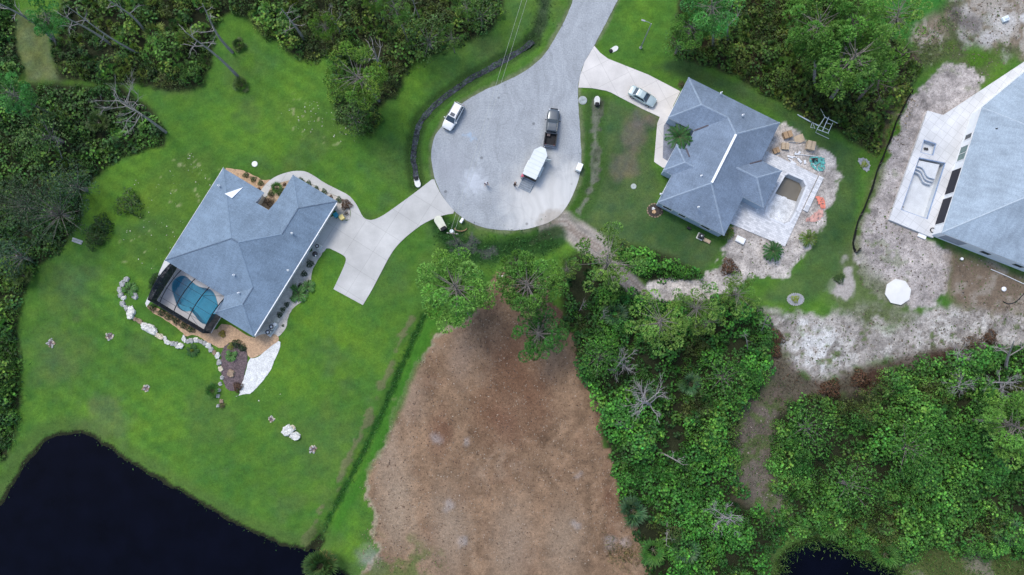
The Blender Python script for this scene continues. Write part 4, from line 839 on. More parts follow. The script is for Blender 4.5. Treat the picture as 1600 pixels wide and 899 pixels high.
MB().box((-1.95,0,.56),(1.98,1.66,.1)).build('bed_floor', mat('bed_liner', (.012,.012,.014), .7, .3, 5), v); MB().box((-2.91,0,.84),(.1,1.66,.62)).build('tailgate', m, v, bevel=.03)
MB().box((-3.0,0,.5),(.16,1.7,.16)).build('rear_bumper', mat('chrome', (.5,.5,.52), .2, .05, metal=.9), v, bevel=.03)
for s in (-1,1): MB().box((-1.95,s*.9,1.172),(1.9,.15,.022)).build('bed_rail', TRIM(), v)
bx = G(857.5,209.5,.9); o = MB().box((0,0,.2),(.75,.5,.4)).build('storage_box', mat('brown_box', (.11,.085,.08), .7, .15, 4), None, bevel=.02); o.location = (bx.x,bx.y,.615); o.rotation_euler[2] = heading(8,-60)
tag(o, 'small brown box lying in the bed of the dark pickup', 'box')
# white enclosed trailer with its ramp down
q0, q1 = G(827,276,2.3), G(848.7,231,2.3); hd = math.atan2((q1-q0).y, (q1-q0).x); L = (q1-q0).length; v = thing('cargo_trailer', 'white enclosed cargo trailer with its ramp down and side door open', 'trailer', Vector((((q0+q1)/2).x, ((q0+q1)/2).y, 0)), hd)
W = 1.08; mw = mat('trailer_white', (.60,.63,.62), .4, .04, 1.2); h2 = L/2
shape = [(-h2,-W),(h2-.85,-W),(h2,-.38),(h2,.38),(h2-.85,W),(-h2,W)]
MB().prism(shape, .42, .52).build('floor', mat('trailer_floor', (.10,.085,.07), .9, .2, 4), v)
for i in range(5):
    a, b = Vector((*shape[i],0)), Vector((*shape[i+1],0)); d = (b-a).normalized(); c = (a+b)/2; rz = math.atan2(d.y,d.x); Ln = (b-a).length
    if i == 0:    # side with the open door (front part left open)
        MB().box((-.45,-W,1.38),(Ln-.95,.05,1.72),0).build('side_wall', mw, v); MB().box((h2-.9,-W,1.38),(.16,.05,1.72),0).build('side_wall', mw, v)
    else: MB().box((c.x,c.y,1.38),(Ln-.01,.05,1.72),rz).build('side_wall', mw, v)
for k in range(7):      # roof sheets with a raised seam between them
    x0 = -h2+k*(L-.85)/6.0; x1 = x0+(L-.85)/6.0
    poly = [(x0+.006,-W-.03),(x1-.006,-W-.03),(x1-.006,W+.03),(x0+.006,W+.03)] if k < 6 else [(h2-.85,-W-.03),(h2+.03,-.4),(h2+.03,.4),(h2-.85,W+.03)]
    MB().prism(poly, 2.25, 2.30).build('roof_sheet', mw, v)
    if k: MB().box((x0,0,2.31),(.05,2*W+.02,.03)).build('roof_seam', mat('seam_grey', (.52,.56,.56), .5, .05), v)
MB().box((h2-1.25,-W-.42,1.38),(.06,.85,1.65),.25).build('side_door', mw, v, bevel=.01)
MB().box((-h2+.02,0,2.16),(.08,2*W,.18)).build('door_header', mw, v); 
rp = MB(); a, b = (-h2-.02,.47), (-h2-1.85,.06); rp.add([(a[0],-.98,a[1]),(a[0],.98,a[1]),(b[0],.98,b[1]),(b[0],-.98,b[1])]+[(a[0],-.98,a[1]-.07),(a[0],.98,a[1]-.07),(b[0],.98,b[1]-.05),(b[0],-.98,b[1]-.05)], [(0,1,2,3),(7,6,5,4),(0,3,7,4),(1,5,6,2),(3,2,6,7)]); rpo = rp.build('ramp', mat('ramp_ply', (.23,.26,.29), .7, .15, 3), v)
for s in (-1,1): MB().tube([(a[0],s*.95,a[1]+.03),(b[0],s*.95,b[1]+.03)],.045,5).build('ramp_edge', mat('ramp_alloy', (.48,.52,.54), .4, .05, metal=.5), rpo)
for i in range(5): t = (i+.7)/5.6; MB().box((a[0]+(b[0]-a[0])*t,0,a[1]+(b[1]-a[1])*t+.012),(.04,1.7,.03)).build('tread', mat('tread_dark', (.13,.15,.17), .7, .1), rpo)
for x in (-.35,-1.15):
    for s in (-1,1):
        e = MB().cyl((x, s*(W+.13), .33), .33, .2, 18, 'y').build('wheel', RUB(), v, bevel=.03); MB().cyl((x, s*(W+.235), .33), .2, .03, 14, 'y').build('rim', STEEL(), e)
for s in (-1,1): MB().box((-.75,s*(W+.14),.73),(1.75,.26,.05)).build('fender', mw, v, bevel=.02)
MB().tube([(h2-.2,-.45,.45),(h2+1.0,0,.48)],.05,5).build('tongue', TRIM(), v); MB().tube([(h2-.2,.45,.45),(h2+.98,.02,.47)],.05,5).build('tongue', TRIM(), v)
MB().cyl((h2+.55,0,.5),.05,.9,8).build('jack', STEEL(), v)
# ============================================================ PEOPLE
def person(label, loc, rz, top, legs, hat, lean=0.0, arm=.3, reach=.0, cap=True):
    t = thing('person', label, 'person', loc, rz); S = 1.0
    sk = mat('skin', (.42,.26,.18), .6, .05); hip = .95
    f = lambda z: (z-hip)*math.sin(lean) if z > hip else 0.0
    g = lambda z: hip+(z-hip)*math.cos(lean) if z > hip else z
    P = lambda x, y, z: (x+f(z), y, g(z))
    def fig(name, verts, edges, rad, m, parent, root=0, sub=2):
        me = bpy.data.meshes.new(name); me.from_pydata([Vector(v) for v in verts], edges, []); o = link(name, me, m, parent)
        md = o.modifiers.new('skin', 'SKIN'); md.use_smooth_shade = True
        for i, r in enumerate(rad): me.skin_vertices[0].data[i].radius = (r, r) if not hasattr(r, '__len__') else r
        me.skin_vertices[0].data[root].use_root = True
        s = o.modifiers.new('sub', 'SUBSURF'); s.levels = sub-1; s.render_levels = sub; return o
    ha = [P(.10+reach, s*.30, 1.02+reach*.6) for s in (-1,1)]; el = [P(-.02+reach*.45, s*.27, 1.14+reach*.1) for s in (-1,1)]; shd = [P(0, s*.19, 1.42) for s in (-1,1)]
    V = [P(0,0,.95),P(0,0,1.18),P(0,0,1.40),P(.01,0,1.50),P(.03,0,1.60),P(.03,0,1.70), shd[0],el[0],ha[0], shd[1],el[1],ha[1],
         (0,-.10,.90),(.03,-.11,.50),(0,-.11,.09),(.15,-.12,.05),(0,.10,.90),(-.02,.11,.50),(-.05,.11,.09),(.10,.12,.05)]
    E = [(0,1),(1,2),(2,3),(3,4),(4,5),(2,6),(6,7),(7,8),(2,9),(9,10),(10,11),(0,12),(12,13),(13,14),(14,15),(0,16),(16,17),(17,18),(18,19)]
    rad = [(.15,.11),(.15,.10),(.17,.11),.058,.092,.075,.062,.045,.034,.062,.045,.034,.085,.058,.042,.035,.085,.058,.042,.035]
    for h in (8, 11):            # five fingers on each hand
        hx = Vector(V[h]); d = (hx-Vector(V[h-1])).normalized(); sd_ = d.cross(Vector((1,0,.3))).normalized()
        pal = len(V); V.append(tuple(hx+d*.07)); E.append((h, pal)); rad.append((.032,.02))
        for k, (o_, l_) in enumerate(((-.032,.065),(-.011,.078),(.011,.074),(.03,.06))):
            i = len(V); V.append(tuple(hx+d*.085+sd_*o_)); V.append(tuple(hx+d*(.085+l_)+sd_*o_*1.2+Vector((.018,0,0)))); E += [(pal,i),(i,i+1)]; rad += [.010,.008]
        i = len(V); V.append(tuple(hx+d*.05+sd_*.05)); E.append((h,i)); rad.append(.011)
    fig('body', V, E, rad, sk, t)
    fig('shirt', [V[0],V[1],V[2],V[6],tuple(Vector(V[6]).lerp(Vector(V[7]),.85)),V[9],tuple(Vector(V[9]).lerp(Vector(V[10]),.85)),P(0,0,1.47)], [(0,1),(1,2),(2,3),(3,4),(2,5),(5,6),(2,7)], [(.165,.125),(.165,.12),(.185,.13),.078,.064,.078,.064,.075], top, t)
    fig('trousers', [P(0,0,.97),V[12],V[13],tuple(Vector(V[14])+Vector((0,0,.03))),V[16],V[17],tuple(Vector(V[18])+Vector((0,0,.03)))], [(0,1),(1,2),(2,3),(0,4),(4,5),(5,6)], [(.16,.12),.1,.075,.06,.1,.075,.06], legs, t)
    hc = Vector(P(.03,0,1.64)); hm = MB()
    for i in range(6):
        a = i/5*math.pi/2
        for j in range(14): w = j/14*2*math.pi; hm.v.append((hc.x+.118*math.cos(a)*math.cos(w), hc.y+.10*math.cos(a)*math.sin(w), hc.z+.03+.125*math.sin(a)))
    hm.f = [(i*14+j, i*14+(j+1)%14, (i+1)*14+(j+1)%14, (i+1)*14+j) for i in range(5) for j in range(14)]
    if cap: hm.add([(hc.x+.08,hc.y-.08,hc.z+.05),(hc.x+.2,hc.y-.06,hc.z+.03),(hc.x+.2,hc.y+.06,hc.z+.03),(hc.x+.08,hc.y+.08,hc.z+.05)], [(0,1,2,3)])
    hm.build('cap' if cap else 'hair', hat, t, smooth=True)
    fc = MB(); fc.box((hc.x+.105,hc.y,hc.z-.005),(.035,.028,.045)); fc.build('nose', sk, t, bevel=.008)
    for s in (-1,1):
        MB().cyl((hc.x+.088,hc.y+s*.033,hc.z+.022),.013,.016,8,'x').build('eye', mat('eye_dark', (.02,.02,.02), .3), t); MB().box((hc.x-.01,hc.y+s*.092,hc.z),(.05,.02,.06)).build('ear', sk, t, bevel=.008)
    MB().box((hc.x+.09,hc.y,hc.z-.05),(.02,.05,.012)).build('mouth', mat('lips', (.3,.12,.1), .6), t, bevel=.004)
    return t
cloth = lambda n, c: mat(n, c, .9, .1, 8)
person('person in a dark maroon top and white cap standing alone on the road', G(760,289), heading(.3,1), cloth('maroon_cloth',(.075,.028,.042)), cloth('grey_trousers',(.16,.15,.18)), cloth('white_cap',(.75,.74,.76)), 0, reach=.2)
person('person dressed in black standing at the lower end of the trailer ramp', G(804,291), heading(.6,-.4), cloth('black_cloth',(.008,.010,.014)), cloth('charcoal_trousers',(.03,.035,.045)), cloth('dark_hair',(.012,.011,.012)), .35, reach=.15, cap=False)
person('person in a pink-red shirt bending beside the rear corner of the trailer', G(814.5,278.5), heading(.8,-.5), cloth('coral_cloth',(.60,.13,.19)), cloth('pale_trousers',(.30,.28,.30)), cloth('pink_cap',(.62,.35,.40)), .75, reach=.25)

# ============================================================ STREET FURNITURE AND SMALL THINGS
concm = mat('cast_concrete', (.62,.62,.57), .85, .08, 3)
def culvert(px, py, dx, dy, label, m, L=1.7, W=1.15):
    """mitred end of a drain pipe: a rounded concrete apron sloping into the ditch with a dark pipe mouth"""
    t = thing('culvert_end', label, 'culvert', G(px, py)+Vector((0,0,-.02)), heading(dx, dy)); mb = MB(); n = 12; vs = []
    out = [(L/2, -W*.42), (L/2, W*.42)]+[(-L/2+.35-.55*math.sin(a), W/2*math.cos(a)) for a in np.linspace(0, math.pi, n)]
    z = lambda x: .16-.20*(x+L/2)/L
    k = len(out); mb.add([(x,y,z(x)) for x,y in out]+[(x*1.02,y*1.05,-.5) for x,y in out], [tuple(range(k))]+[(i,k+i,k+(i+1)%k,(i+1)%k) for i in range(k)]); mb.build('apron', m, t)
    MB().cyl((L/2-.02,0,-.02),W*.36,.5,14,'x').build('pipe_mouth', mat('pipe_dark', (.02,.02,.022), .9), t); return t
culvert(652,285,-.3,-1,'white concrete culvert end at the bottom of the dark roadside ditch', concm, 1.25, .9)
culvert(688,349,.5,.85,'cream culvert end in the grass beside the left driveway, near the utility pole', mat('cream_concrete', (.60,.60,.48), .85, .08), 2.0, 1.3)
culvert(959,77.5,-.9,.5,'white culvert end in the grass above the pale driveway', concm, 1.1, .8)
culvert(933,158,0,1,'white culvert end at the head of the muddy ditch below the pale driveway', concm, 1.1, .9)
def disc(name, label, cat, px, py, r, m, h=.08, knob=True):
    t = thing(name, label, cat, G(px, py)); MB().cyl((0,0,h/2-.03),r,h+.04,24).build('lid', m, t, bevel=.015)
    MB().cyl((0,0,-.01),r*1.1,.06,24).build('rim', mat('lid_rim', (.34,.35,.33), .9, .1), t)
    if knob: MB().cyl((0,0,h+.01),r*.14,.05,10).build('knob', mat('lid_knob', (.22,.22,.21), .8), t)
disc('tank_lid', 'round white tank lid in the grass above the left house', 'lid', 398,256.5,.43, mat('white_lid', (.70,.72,.66), .7, .05), knob=False)
disc('tank_lid', 'round greyish tank lid in the lawn left of the dark grey house', 'lid', 990,291.5,.40, mat('grey_lid', (.36,.40,.36), .8, .1))
disc('manhole_cover', 'round pale manhole slab at the kerb below the pale driveway', 'manhole', 910.5,157,.62, mat('manhole_grey', (.30,.33,.32), .85, .25, 2))
def simple(name, label, cat, px, py, mbf, m, rz=0.0, z=0.0, bevel=0.0, group=None, kids=()):
    mb = MB(); mbf(mb); o = mb.build(name, m, None, bevel=bevel); o.location = G(px, py, z); o.rotation_euler[2] = rz; return tag(o, label, cat, group)
# utility pole, wires, lamp post
up = thing('utility_pole', 'wooden utility pole with a white transformer at the head of the swale', 'pole', G(714.5,378.5)); wd = mat('weathered_wood', (.22,.19,.16), .9, .2, 4)
MB().tube([(0,0,-.3),(0,0,9.6)],[.17,.12],8).build('pole', wd, up); MB().tube([(-.85,.1,9.2),(.85,-.1,9.2)],.055,4).build('crossarm', wd, up)
MB().cyl((-.12,.34,8.75),.28,.95,14).build('transformer', mat('transformer_grey', (.62,.65,.66), .5, .05), up, bevel=.04)
for x in (-.65,.0,.65): MB().cyl((x,-.1*x+.0,9.36),.05,.2,8).build('insulator', mat('insulator_white', (.7,.72,.7), .3), up)
fp = G(866,-150,9.2); fpo = thing('utility_pole', 'wooden utility pole beyond the top edge beside the street', 'pole', (fp.x,fp.y,0))
MB().tube([(0,0,-.3),(0,0,9.6)],[.17,.12],8).build('pole', wd, fpo); MB().tube([(-.85,.1,9.2),(.85,-.1,9.2)],.055,4).build('crossarm', wd, fpo)
u0 = Vector(up.location)
for k, dx in enumerate((-.35,.25)):
    a = u0+Vector((dx,0,9.35)); b = Vector((fp.x+dx*1.3,fp.y,9.35)); pts = [a.lerp(b,i/16)-Vector((0,0,.5*math.sin(math.pi*i/16))) for i in range(17)]
    o = MB().tube([p-u0 for p in pts],.015,4).build('power_line', mat('pale_wire', (.42,.43,.38), .5)); o.location = u0
    tag(o, ('left' if k == 0 else 'right')+' one of the two pale overhead wires crossing the turning circle', 'wire', 'overhead wires')
lp = thing('street_lamp', 'slim grey lamp post in the grass above the pale driveway', 'street lamp', G(1001,75)); gm = mat('galvanised', (.30,.31,.32), .5, .1, metal=.5)
MB().tube([(0,0,-.2),(0,0,8.8)],[.11,.07],8).build('post', gm, lp); MB().tube([(0,0,8.7),(-.3,.1,9.0),(-1.0,.3,9.1)],.04,6).build('arm', gm, lp); MB().box((-1.2,.36,9.1),(.6,.24,.12),-.3).build('lamp_head', gm, lp, bevel=.04); MB().cyl((0,0,.05),.22,.2,10).build('base', gm, lp)
simple('utility_pedestal', 'small white utility box at the kerb beside the utility pole', 'utility box', 722,346, lambda b: (b.box((0,0,.45),(.75,.32,.9)), b.box((0,0,.93),(.8,.37,.08))), WHITE(), heading(.6,-1), bevel=.03)
tb = thing('garden_edging', 'curved brown timber edging in the grass beside the white utility box', 'edging', G(720,355)); pts = [(1.0*math.cos(a), .55*math.sin(a)-.1, .06) for a in np.linspace(math.pi*1.05, math.pi*1.95, 10)]
MB().tube(pts,.09,5).build('edging_timber', mat('brown_timber', (.24,.15,.08), .9, .2), tb)
# white parcel at the kerb
o = thing('wrapped_pallet', 'white plastic-wrapped pallet load standing at the right kerb of the turning circle', 'pallet', G(904.5,263.5), heading(.35,-.9))
MB().box((0,0,.62),(1.25,.85,.95)).build('wrapped_load', mat('white_wrap', (.78,.80,.80), .35, .05, 4), o, bevel=.07); MB().box((0,0,.075),(1.3,.9,.13)).build('pallet_base', mat('pallet_wood', (.30,.24,.17), .9, .2, 5), o)
for y in (-.2,.2): MB().box((0,y,1.1),(1.22,.03,.012)).build('strap', mat('grey_strap', (.5,.52,.52), .5), o)
# white sawhorse frame in the clearing
o = thing('sawhorse', 'white sawhorse with a bent hoop in the clearing between the two big pines', 'sawhorse', G(785,432), heading(1,-.08)); wp = mat('white_board', (.78,.74,.64), .7, .05)
MB().box((0,0,.75),(1.15,.16,.1)).build('top_board', wp, o); 
for x in (-.45,.45):
    for s in (-1,1): MB().tube([(x,0,.72),(x,s*.3,0)],.035,4).build('leg', wp, o)
MB().tube([(.45*math.cos(a)-.05,.5*math.sin(a)+.05,.5) for a in np.linspace(0,math.pi,9)],.035,5).build('hoop', mat('pinkish_pipe', (.55,.45,.38), .6), o)
# bins
def bin_(label, px, py, m, lidm):
    t = thing('wheelie_bin', label, 'bin', G(px, py), R(32)); MB().box((0,0,.5),(.56,.62,.95),0,1.12).build('tub', m, t, bevel=.04); MB().box((0,0,1.02),(.68,.74,.07)).build('lid', lidm, t, bevel=.03)
    for s in (-1,1): MB().cyl((-.26,s*.3,.12),.12,.06,12,'y').build('wheel', RUB(), t)
    MB().tube([(-.38,-.28,.98),(-.38,.28,.98)],.025,6).build('handle', m, t)
bin_('teal blue wheelie bin at the garage corner of the left house', 527,337.5, mat('teal_plastic', (.015,.16,.21), .5, .05), mat('teal_lid', (.02,.22,.30), .45, .05))
bin_('pale yellow bin beside the teal one at the garage corner', 536,341, mat('yellow_plastic', (.62,.48,.12), .5, .05), mat('yellow_lid', (.70,.56,.20), .45, .05))
# air conditioners and other things along the left house
def ac(label, px, py, m, rz=R(57), s=1.0):
    t = thing('air_conditioner', label, 'air conditioner', G(px, py), rz); MB().box((0,0,.05),(1.05*s,1.05*s,.1)).build('pad', concm, t); MB().box((0,0,.52),(.78*s,.78*s,.82)).build('casing', m, t, bevel=.04)
    ring_ = MB(); n = 20; pts = [(.29*s*math.cos(i/n*2*math.pi), .29*s*math.sin(i/n*2*math.pi), .95) for i in range(n+1)]; ring_.tube(pts,.075*s,5).build('fan_ring', TRIM(), t); MB().cyl((0,0,.94),.1*s,.06,12).build('fan_hub', WHITE(), t)
    for k in range(4): a = k*math.pi/2+.4; MB().box((.17*s*math.cos(a),.17*s*math.sin(a),.945),(.22*s,.05,.02),a).build('fan_blade', mat('fan_grey', (.3,.31,.32), .6), t)
ac('air conditioner with a dark fan ring beside the garage door edge of the left house', 498,386, mat('ac_beige', (.45,.44,.42), .6, .05), s=.85)
ac('upper of the two air conditioners at the bottom corner of the left house', 427,511, mat('ac_grey', (.38,.40,.41), .6, .05))
ac('lower of the two air conditioners at the bottom corner of the left house', 421.5,519.5, mat('ac_grey', (.38,.40,.41), .6, .05))
t = thing('kettle_grill', 'round black kettle grill beside the left house below the driveway', 'grill', G(494,398)); bk = mat('black_enamel', (.012,.012,.016), .15, .1, spec=.6)
for nm, z0, h_, f_ in (('bowl',.75,-.26,1),('lid',.78,.28,1)):
    mb = MB(); n = 18
    for i in range(6):
        a = i/5*math.pi/2
        for j in range(n): w = j/n*2*math.pi; mb.v.append((.42*math.cos(a)*math.cos(w), .42*math.cos(a)*math.sin(w), z0+h_*math.sin(a)))
    mb.f = [(i*n+j, i*n+(j+1)%n, (i+1)*n+(j+1)%n, (i+1)*n+j) for i in range(5) for j in range(n)]; mb.build(nm, bk, t, smooth=True)
for k in range(3): a = k*2.1; MB().tube([(.25*math.cos(a),.25*math.sin(a),.6),(.4*math.cos(a),.4*math.sin(a),0)],.02,5).build('leg', STEEL(), t)
MB().box((.2,-.28,.98),(.2,.16,.08),.5).build('handle', WHITE(), t)
simple('meter_cabinet', 'small white cabinet beside the air conditioners of the left house', 'cabinet', 431,508, lambda b: (b.box((0,0,.35),(.6,.4,.7)), b.box((0,0,.72),(.66,.46,.06))), WHITE(), R(57), bevel=.02)
simple('paving_slab', 'square pale slab beside the bottom corner air conditioners of the left house', 'slab', 432,501, lambda b: (b.box((0,0,.05),(1.0,.8,.1)), b.box((0,.0,.11),(.9,.7,.02))), mat('sand_slab', (.50,.48,.40), .9, .1), R(57), .02, .02)
simple('weathered_board', 'weathered grey board lying in the grass under the dark tree', 'board', 121,377, lambda b: (b.box((0,.17,.06),(1.7,.3,.06)), b.box((0,-.17,.06),(1.6,.3,.06)), b.box((-.4,0,.01),(.1,.7,.05)), b.box((.4,0,.01),(.1,.7,.05))), mat('grey_board', (.26,.28,.28), .8, .15, 3), heading(1,.35), 0)
# boulders of the curved border
from mathutils import noise as mn
rockm = {'w': mat('white_limestone', (.54,.53,.48), .9, .22, 2.2, .35, 6, .8), 'g': mat('grey_limestone', (.33,.33,.31), .95, .3, 2.2, .35, 9, .6), 'c': mat('cream_limestone', (.50,.44,.32), .95, .22, 2.2, .3, 9, .5), 't': mat('brown_rock', (.26,.19,.13), .95, .3, 2.5, .3, 9, .5)}
def rock_mesh(seed, sx, sy, sz):
    bm = bmesh.new(); bmesh.ops.create_icosphere(bm, subdivisions=3, radius=1)
    for v in bm.verts:
        d = v.co.normalized(); n = mn.noise(d*1.1+Vector((seed*3.1,0,0)))*.45+mn.noise(d*2.6+Vector((0,seed*2.3,0)))*.26+mn.noise(d*5+Vector((0,seed*2.3,4)))*.22
        c = d*(1+n); c.z = min(c.z, .62+n*.5); v.co = Vector((c.x*sx, c.y*sy, c.z*sz))
    me = bpy.data.meshes.new('boulder'); bm.to_mesh(me); bm.free(); return me
CN = {'w': 'white', 'g': 'grey', 'c': 'cream', 't': 'brown'}
def rock(label, px, py, w, h, k, rz=0.0, group=None, name='boulder', zs=.55):
    sx, sy = w/2/9.6, h/2/9.6; o = link(name, rock_mesh(random.uniform(0,50), sx, sy, max(.2, (sx+sy)/2*zs*1.5)), rockm[k]); o.location = G(px, py)+Vector((0,0,.02)); o.rotation_euler[2] = rz; tag(o, label, 'boulder', group); return o
RK = [(197,437,11,8,'g',.5),(191,444,8,9,'g',.2),(187,453,7,10,'g',0),(189,461,8,9,'g',0),(193.5,466,8,6,'w',.7),(192,475,8,9,'g',0),(197,481,7,9,'g',.4),(205,488.5,13,17,'w',.35),(211,499,6,5,'t',0),(218,502,11,6,'t',-.5),(223,506,6,5,'c',0),(233.5,513.5,26,13,'w',-.42),(249.5,525.5,14,8,'c',-.5),(258,529,6,8,'w',.3),(262,535,11,7,'w',-.4),(270,537,8,8,'g',0),(276,538,7,8,'g',.3),(281,541,12,8,'w',.2),(288,529.5,6,10,'w',.2),(293.5,534,6,7,'g',0),(299,532.5,7,8,'g',.2),(307,531.5,9,8,'w',0),(314,534,7,6,'g',0),(320,536,7,7,'g',.3),(326.5,540,9,9,'w',.4),(330,547,8,7,'g',0),(335,551,6,7,'t',0),(340,556,8,9,'w',0),(343,566,7,9,'g',0),(345,577,7,8,'c',.4)]
for i, r in enumerate(RK): rock(f'{CN[r[4]]} limestone boulder, {ORD[i]} from the top end of the curved rock border', *r, group='boulders of the curved border')
RK2 = [(347,590,6,6,'g'),(344,600,5,6,'g'),(342,610,6,5,'g'),(341,619,5,6,'g'),(346,627,6,6,'t'),(341,634,5,5,'g')]
for i, r in enumerate(RK2): rock(f'{CN[r[4]]} rock left of the mulch bed, {ORD[i]} going down from the patio', *r, group='rocks beside the mulch bed')
rock('large upper part of the white boulder pair standing alone on the lower lawn', 451,672,18,14,'w',.3); rock('smaller lower part of the white boulder pair standing alone on the lower lawn', 461,681,16,12,'w',-.3); rock('small cream rock leaning on the white boulder pair on the lower lawn', 457,668,9,7,'c')
rock('tan boulder in the middle of the purple mulch bed', 361,584,11,11,'t'); rock('grey rock beside the big fern of the rock border', 211,463,9,10,'g')
def stone_ring(label, px, py, r=.62, dark=True):
    t = thing('tree_ring', label, 'stone ring', G(px, py)); rr = random.Random(px)
    for i in range(13):
        a = i/13*2*math.pi+rr.uniform(-.25,.25); q = r*rr.uniform(.55,1.05); k = rr.uniform(.6,1.2); o = link('stone', rock_mesh(rr.uniform(0,40), .17*k, .13*k, .12), rockm[rr.choice('ggtc')], t); o.location = (q*math.cos(a), q*math.sin(a), .0); o.rotation_euler[2] = rr.uniform(0,6)
    link('mulch', rock_mesh(px, r*.85, r*.75, .07), mulch, t)
stone_ring('ring of grey stones at the far left of the lower lawn', 80,536); stone_ring('ring of grey stones below the curved boulder border', 171,526); stone_ring('small stone ring above the pond corner', 228,607,.5); stone_ring('stone ring with a dark middle left of the white boulder pair', 424,655,.42); stone_ring('stone ring with mulch below the white boulder pair', 488.5,702,.55)

# ---- building site behind the middle house
card = mat('cardboard', (.36,.24,.14), .9, .12, 3); ply = mat('plywood', (.44,.34,.23), .85, .12, 3)
def boxy(label, px, py, d, rz, m, flaps=True):
    t = thing('cardboard_box', label, 'box', G(px, py), rz); mb = MB(); x, y, z = d; w = .03
    mb.box((0,0,.03),(x,y,.05)); mb.box((x/2,0,z/2),(w,y,z)); mb.box((-x/2,0,z/2),(w,y,z)); mb.box((0,y/2,z/2),(x-w,w,z)); mb.box((0,-y/2,z/2),(x-w,w,z)); mb.build('carton', m, t)
    if flaps:
        for s in (-1,1): MB().box((s*x*.28,0,z+.02+.02*(s>0)),(x*.5,y*1.02,.02)).build('flap', m, t)
boxy('brown cardboard box at the top of the building debris behind the dark grey house', 1229,212,(1.25,1.0,.7),.3,card); boxy('open-topped tan crate with a dark end beside the white scrap pile', 1265,229,(1.15,1.35,.7),-.25,ply)
boxy('tan carton lying nearest the house wall among the building debris', 1226,229.5,(1.05,1.0,.4),-.1,ply); boxy('small tan carton between the house wall and the white paving', 1212,236,(.9,.8,.35),.4,card)
simple('cardboard_sheet', 'flattened pale cardboard sheet on the building debris', 'cardboard', 1248,217.5, lambda b: (b.add([(-.7,-.6,.1),(.1,-.7,.22),(.0,.6,.2),(-.7,.5,.08),(.8,-.5,.1),(.75,.6,.25)], [(0,1,2,3),(1,4,5,2)]),), ply, .3)
scr = mat('white_scrap', (.66,.67,.68), .7, .1, 3); rr = random.Random(5)
WHERE = ['nearest the crate','at the left rim','in the middle','at the right rim','at the lower rim','farthest from the crate','under the white pipe','next to the paving edge','at the upper rim','lying crosswise']
for i in range(10):
    px, py = rr.uniform(1234,1258), rr.uniform(236,256); L_, w_ = rr.uniform(.4,1.0), rr.uniform(.12,.35)
    simple('scrap_board', f'white offcut {WHERE[i]} of the scrap pile by the teal net', 'scrap', px, py, lambda b: (b.box((0,0,.05),(L_,w_,.05)), b.box((L_*.2,0,.09),(L_*.4,w_*.8,.03),.2)), scr, rr.uniform(0,3.1), rr.uniform(0,.12), group='white offcuts on the building site')
for lbl, a, b in (('white plastic pipe lying above the teal net on the building site',(1249,242),(1278,245)),('white pipe lying across the teal net',(1270,256),(1280,270)),('grey pipe lying left of the crate on the building site',(1232,223),(1258,223))):
    A, B = G(*a), G(*b); o = MB().tube([(0,0,.12),((B-A)*.5+Vector((0,0,.16))),(B-A)+Vector((0,0,.1))],.05,8).build('pipe', scr if 'white' in lbl else mat('grey_pipe', (.25,.26,.27), .6)); o.location = A; tag(o, lbl, 'pipe')
def crumple(name, label, cat, pts, m, amp=.2, z=.06, seed=1, holes=0.0):
    P = smoothpoly(GP(pts), 2); xs = [p.x for p in P]; ys = [p.y for p in P]; s = .16
    gx_, gy_ = np.arange(min(xs), max(xs), s), np.arange(min(ys), max(ys), s); XX, YY = np.meshgrid(gx_, gy_, indexing='ij'); ins = sdf(P, XX, YY)+(fbm(XX,YY,.8,3,seed)-.5)*.7
    ZZ = z+amp*np.abs(fbm(XX, YY, .7, 3, seed+5)-.45)*2; c = G(*pts[0]); id_ = np.arange(XX.size).reshape(XX.shape)
    F = np.stack([id_[:-1,:-1], id_[1:,:-1], id_[1:,1:], id_[:-1,1:]], -1).reshape(-1,4); ok = ins[:-1,:-1].ravel() > 0
    if holes: ok &= np.random.default_rng(seed).random(len(ok)) > holes
    F = F[ok]; u, inv = np.unique(F, return_inverse=True); V = np.stack([XX-c.x, YY-c.y, ZZ], -1).reshape(-1,3)[u]
    o = link(name, mesh_np(name, V, [inv.reshape(-1,4)], smooth=True), m); o.location = c; return tag(o, label, cat)
crumple('debris_net', 'crumpled teal netting heap on the building site behind the dark grey house', 'net', [(1264,247),(1275,243),(1288,250),(1290,260),(1284,270),(1272,268),(1265,258)], mat('teal_net', (.10,.36,.32), .8, .3, 3), .5, holes=.28)
crumple('plastic_sheet', 'orange-red crumpled plastic sheet on the sand beside the unfinished pool, upper part', 'plastic sheet', [(1271,308),(1280,305),(1288,316),(1290,325),(1283,327),(1276,318)], mat('orange_sheet', (.60,.19,.13), .7, .2, 2), .35, seed=4, holes=.12)
crumple('plastic_sheet', 'thin coral crumpled plastic tail trailing below the orange-red sheet', 'plastic sheet', [(1281,327),(1288,329),(1284,340),(1272,347),(1258,347),(1260,342),(1272,337)], mat('coral_sheet', (.52,.29,.24), .8, .25, 2), .25, seed=9, holes=.15)
crumple('trash_bag', 'black bag lying on the teal netting', 'bag', [(1269,246),(1276,247),(1278,254),(1271,256),(1266,252)], mat('black_plastic', (.012,.012,.014), .35, .2, 3), .7, .15, 7)
simple('pump_slab', 'white pool-pump slab below the paved deck of the unfinished pool', 'slab', 1156,375.5, lambda b: (b.box((0,0,.2),(1.45,.95,.4)), b.box((0,0,.43),(1.3,.8,.07))), WHITE(), heading(1,.5), 0, .02)
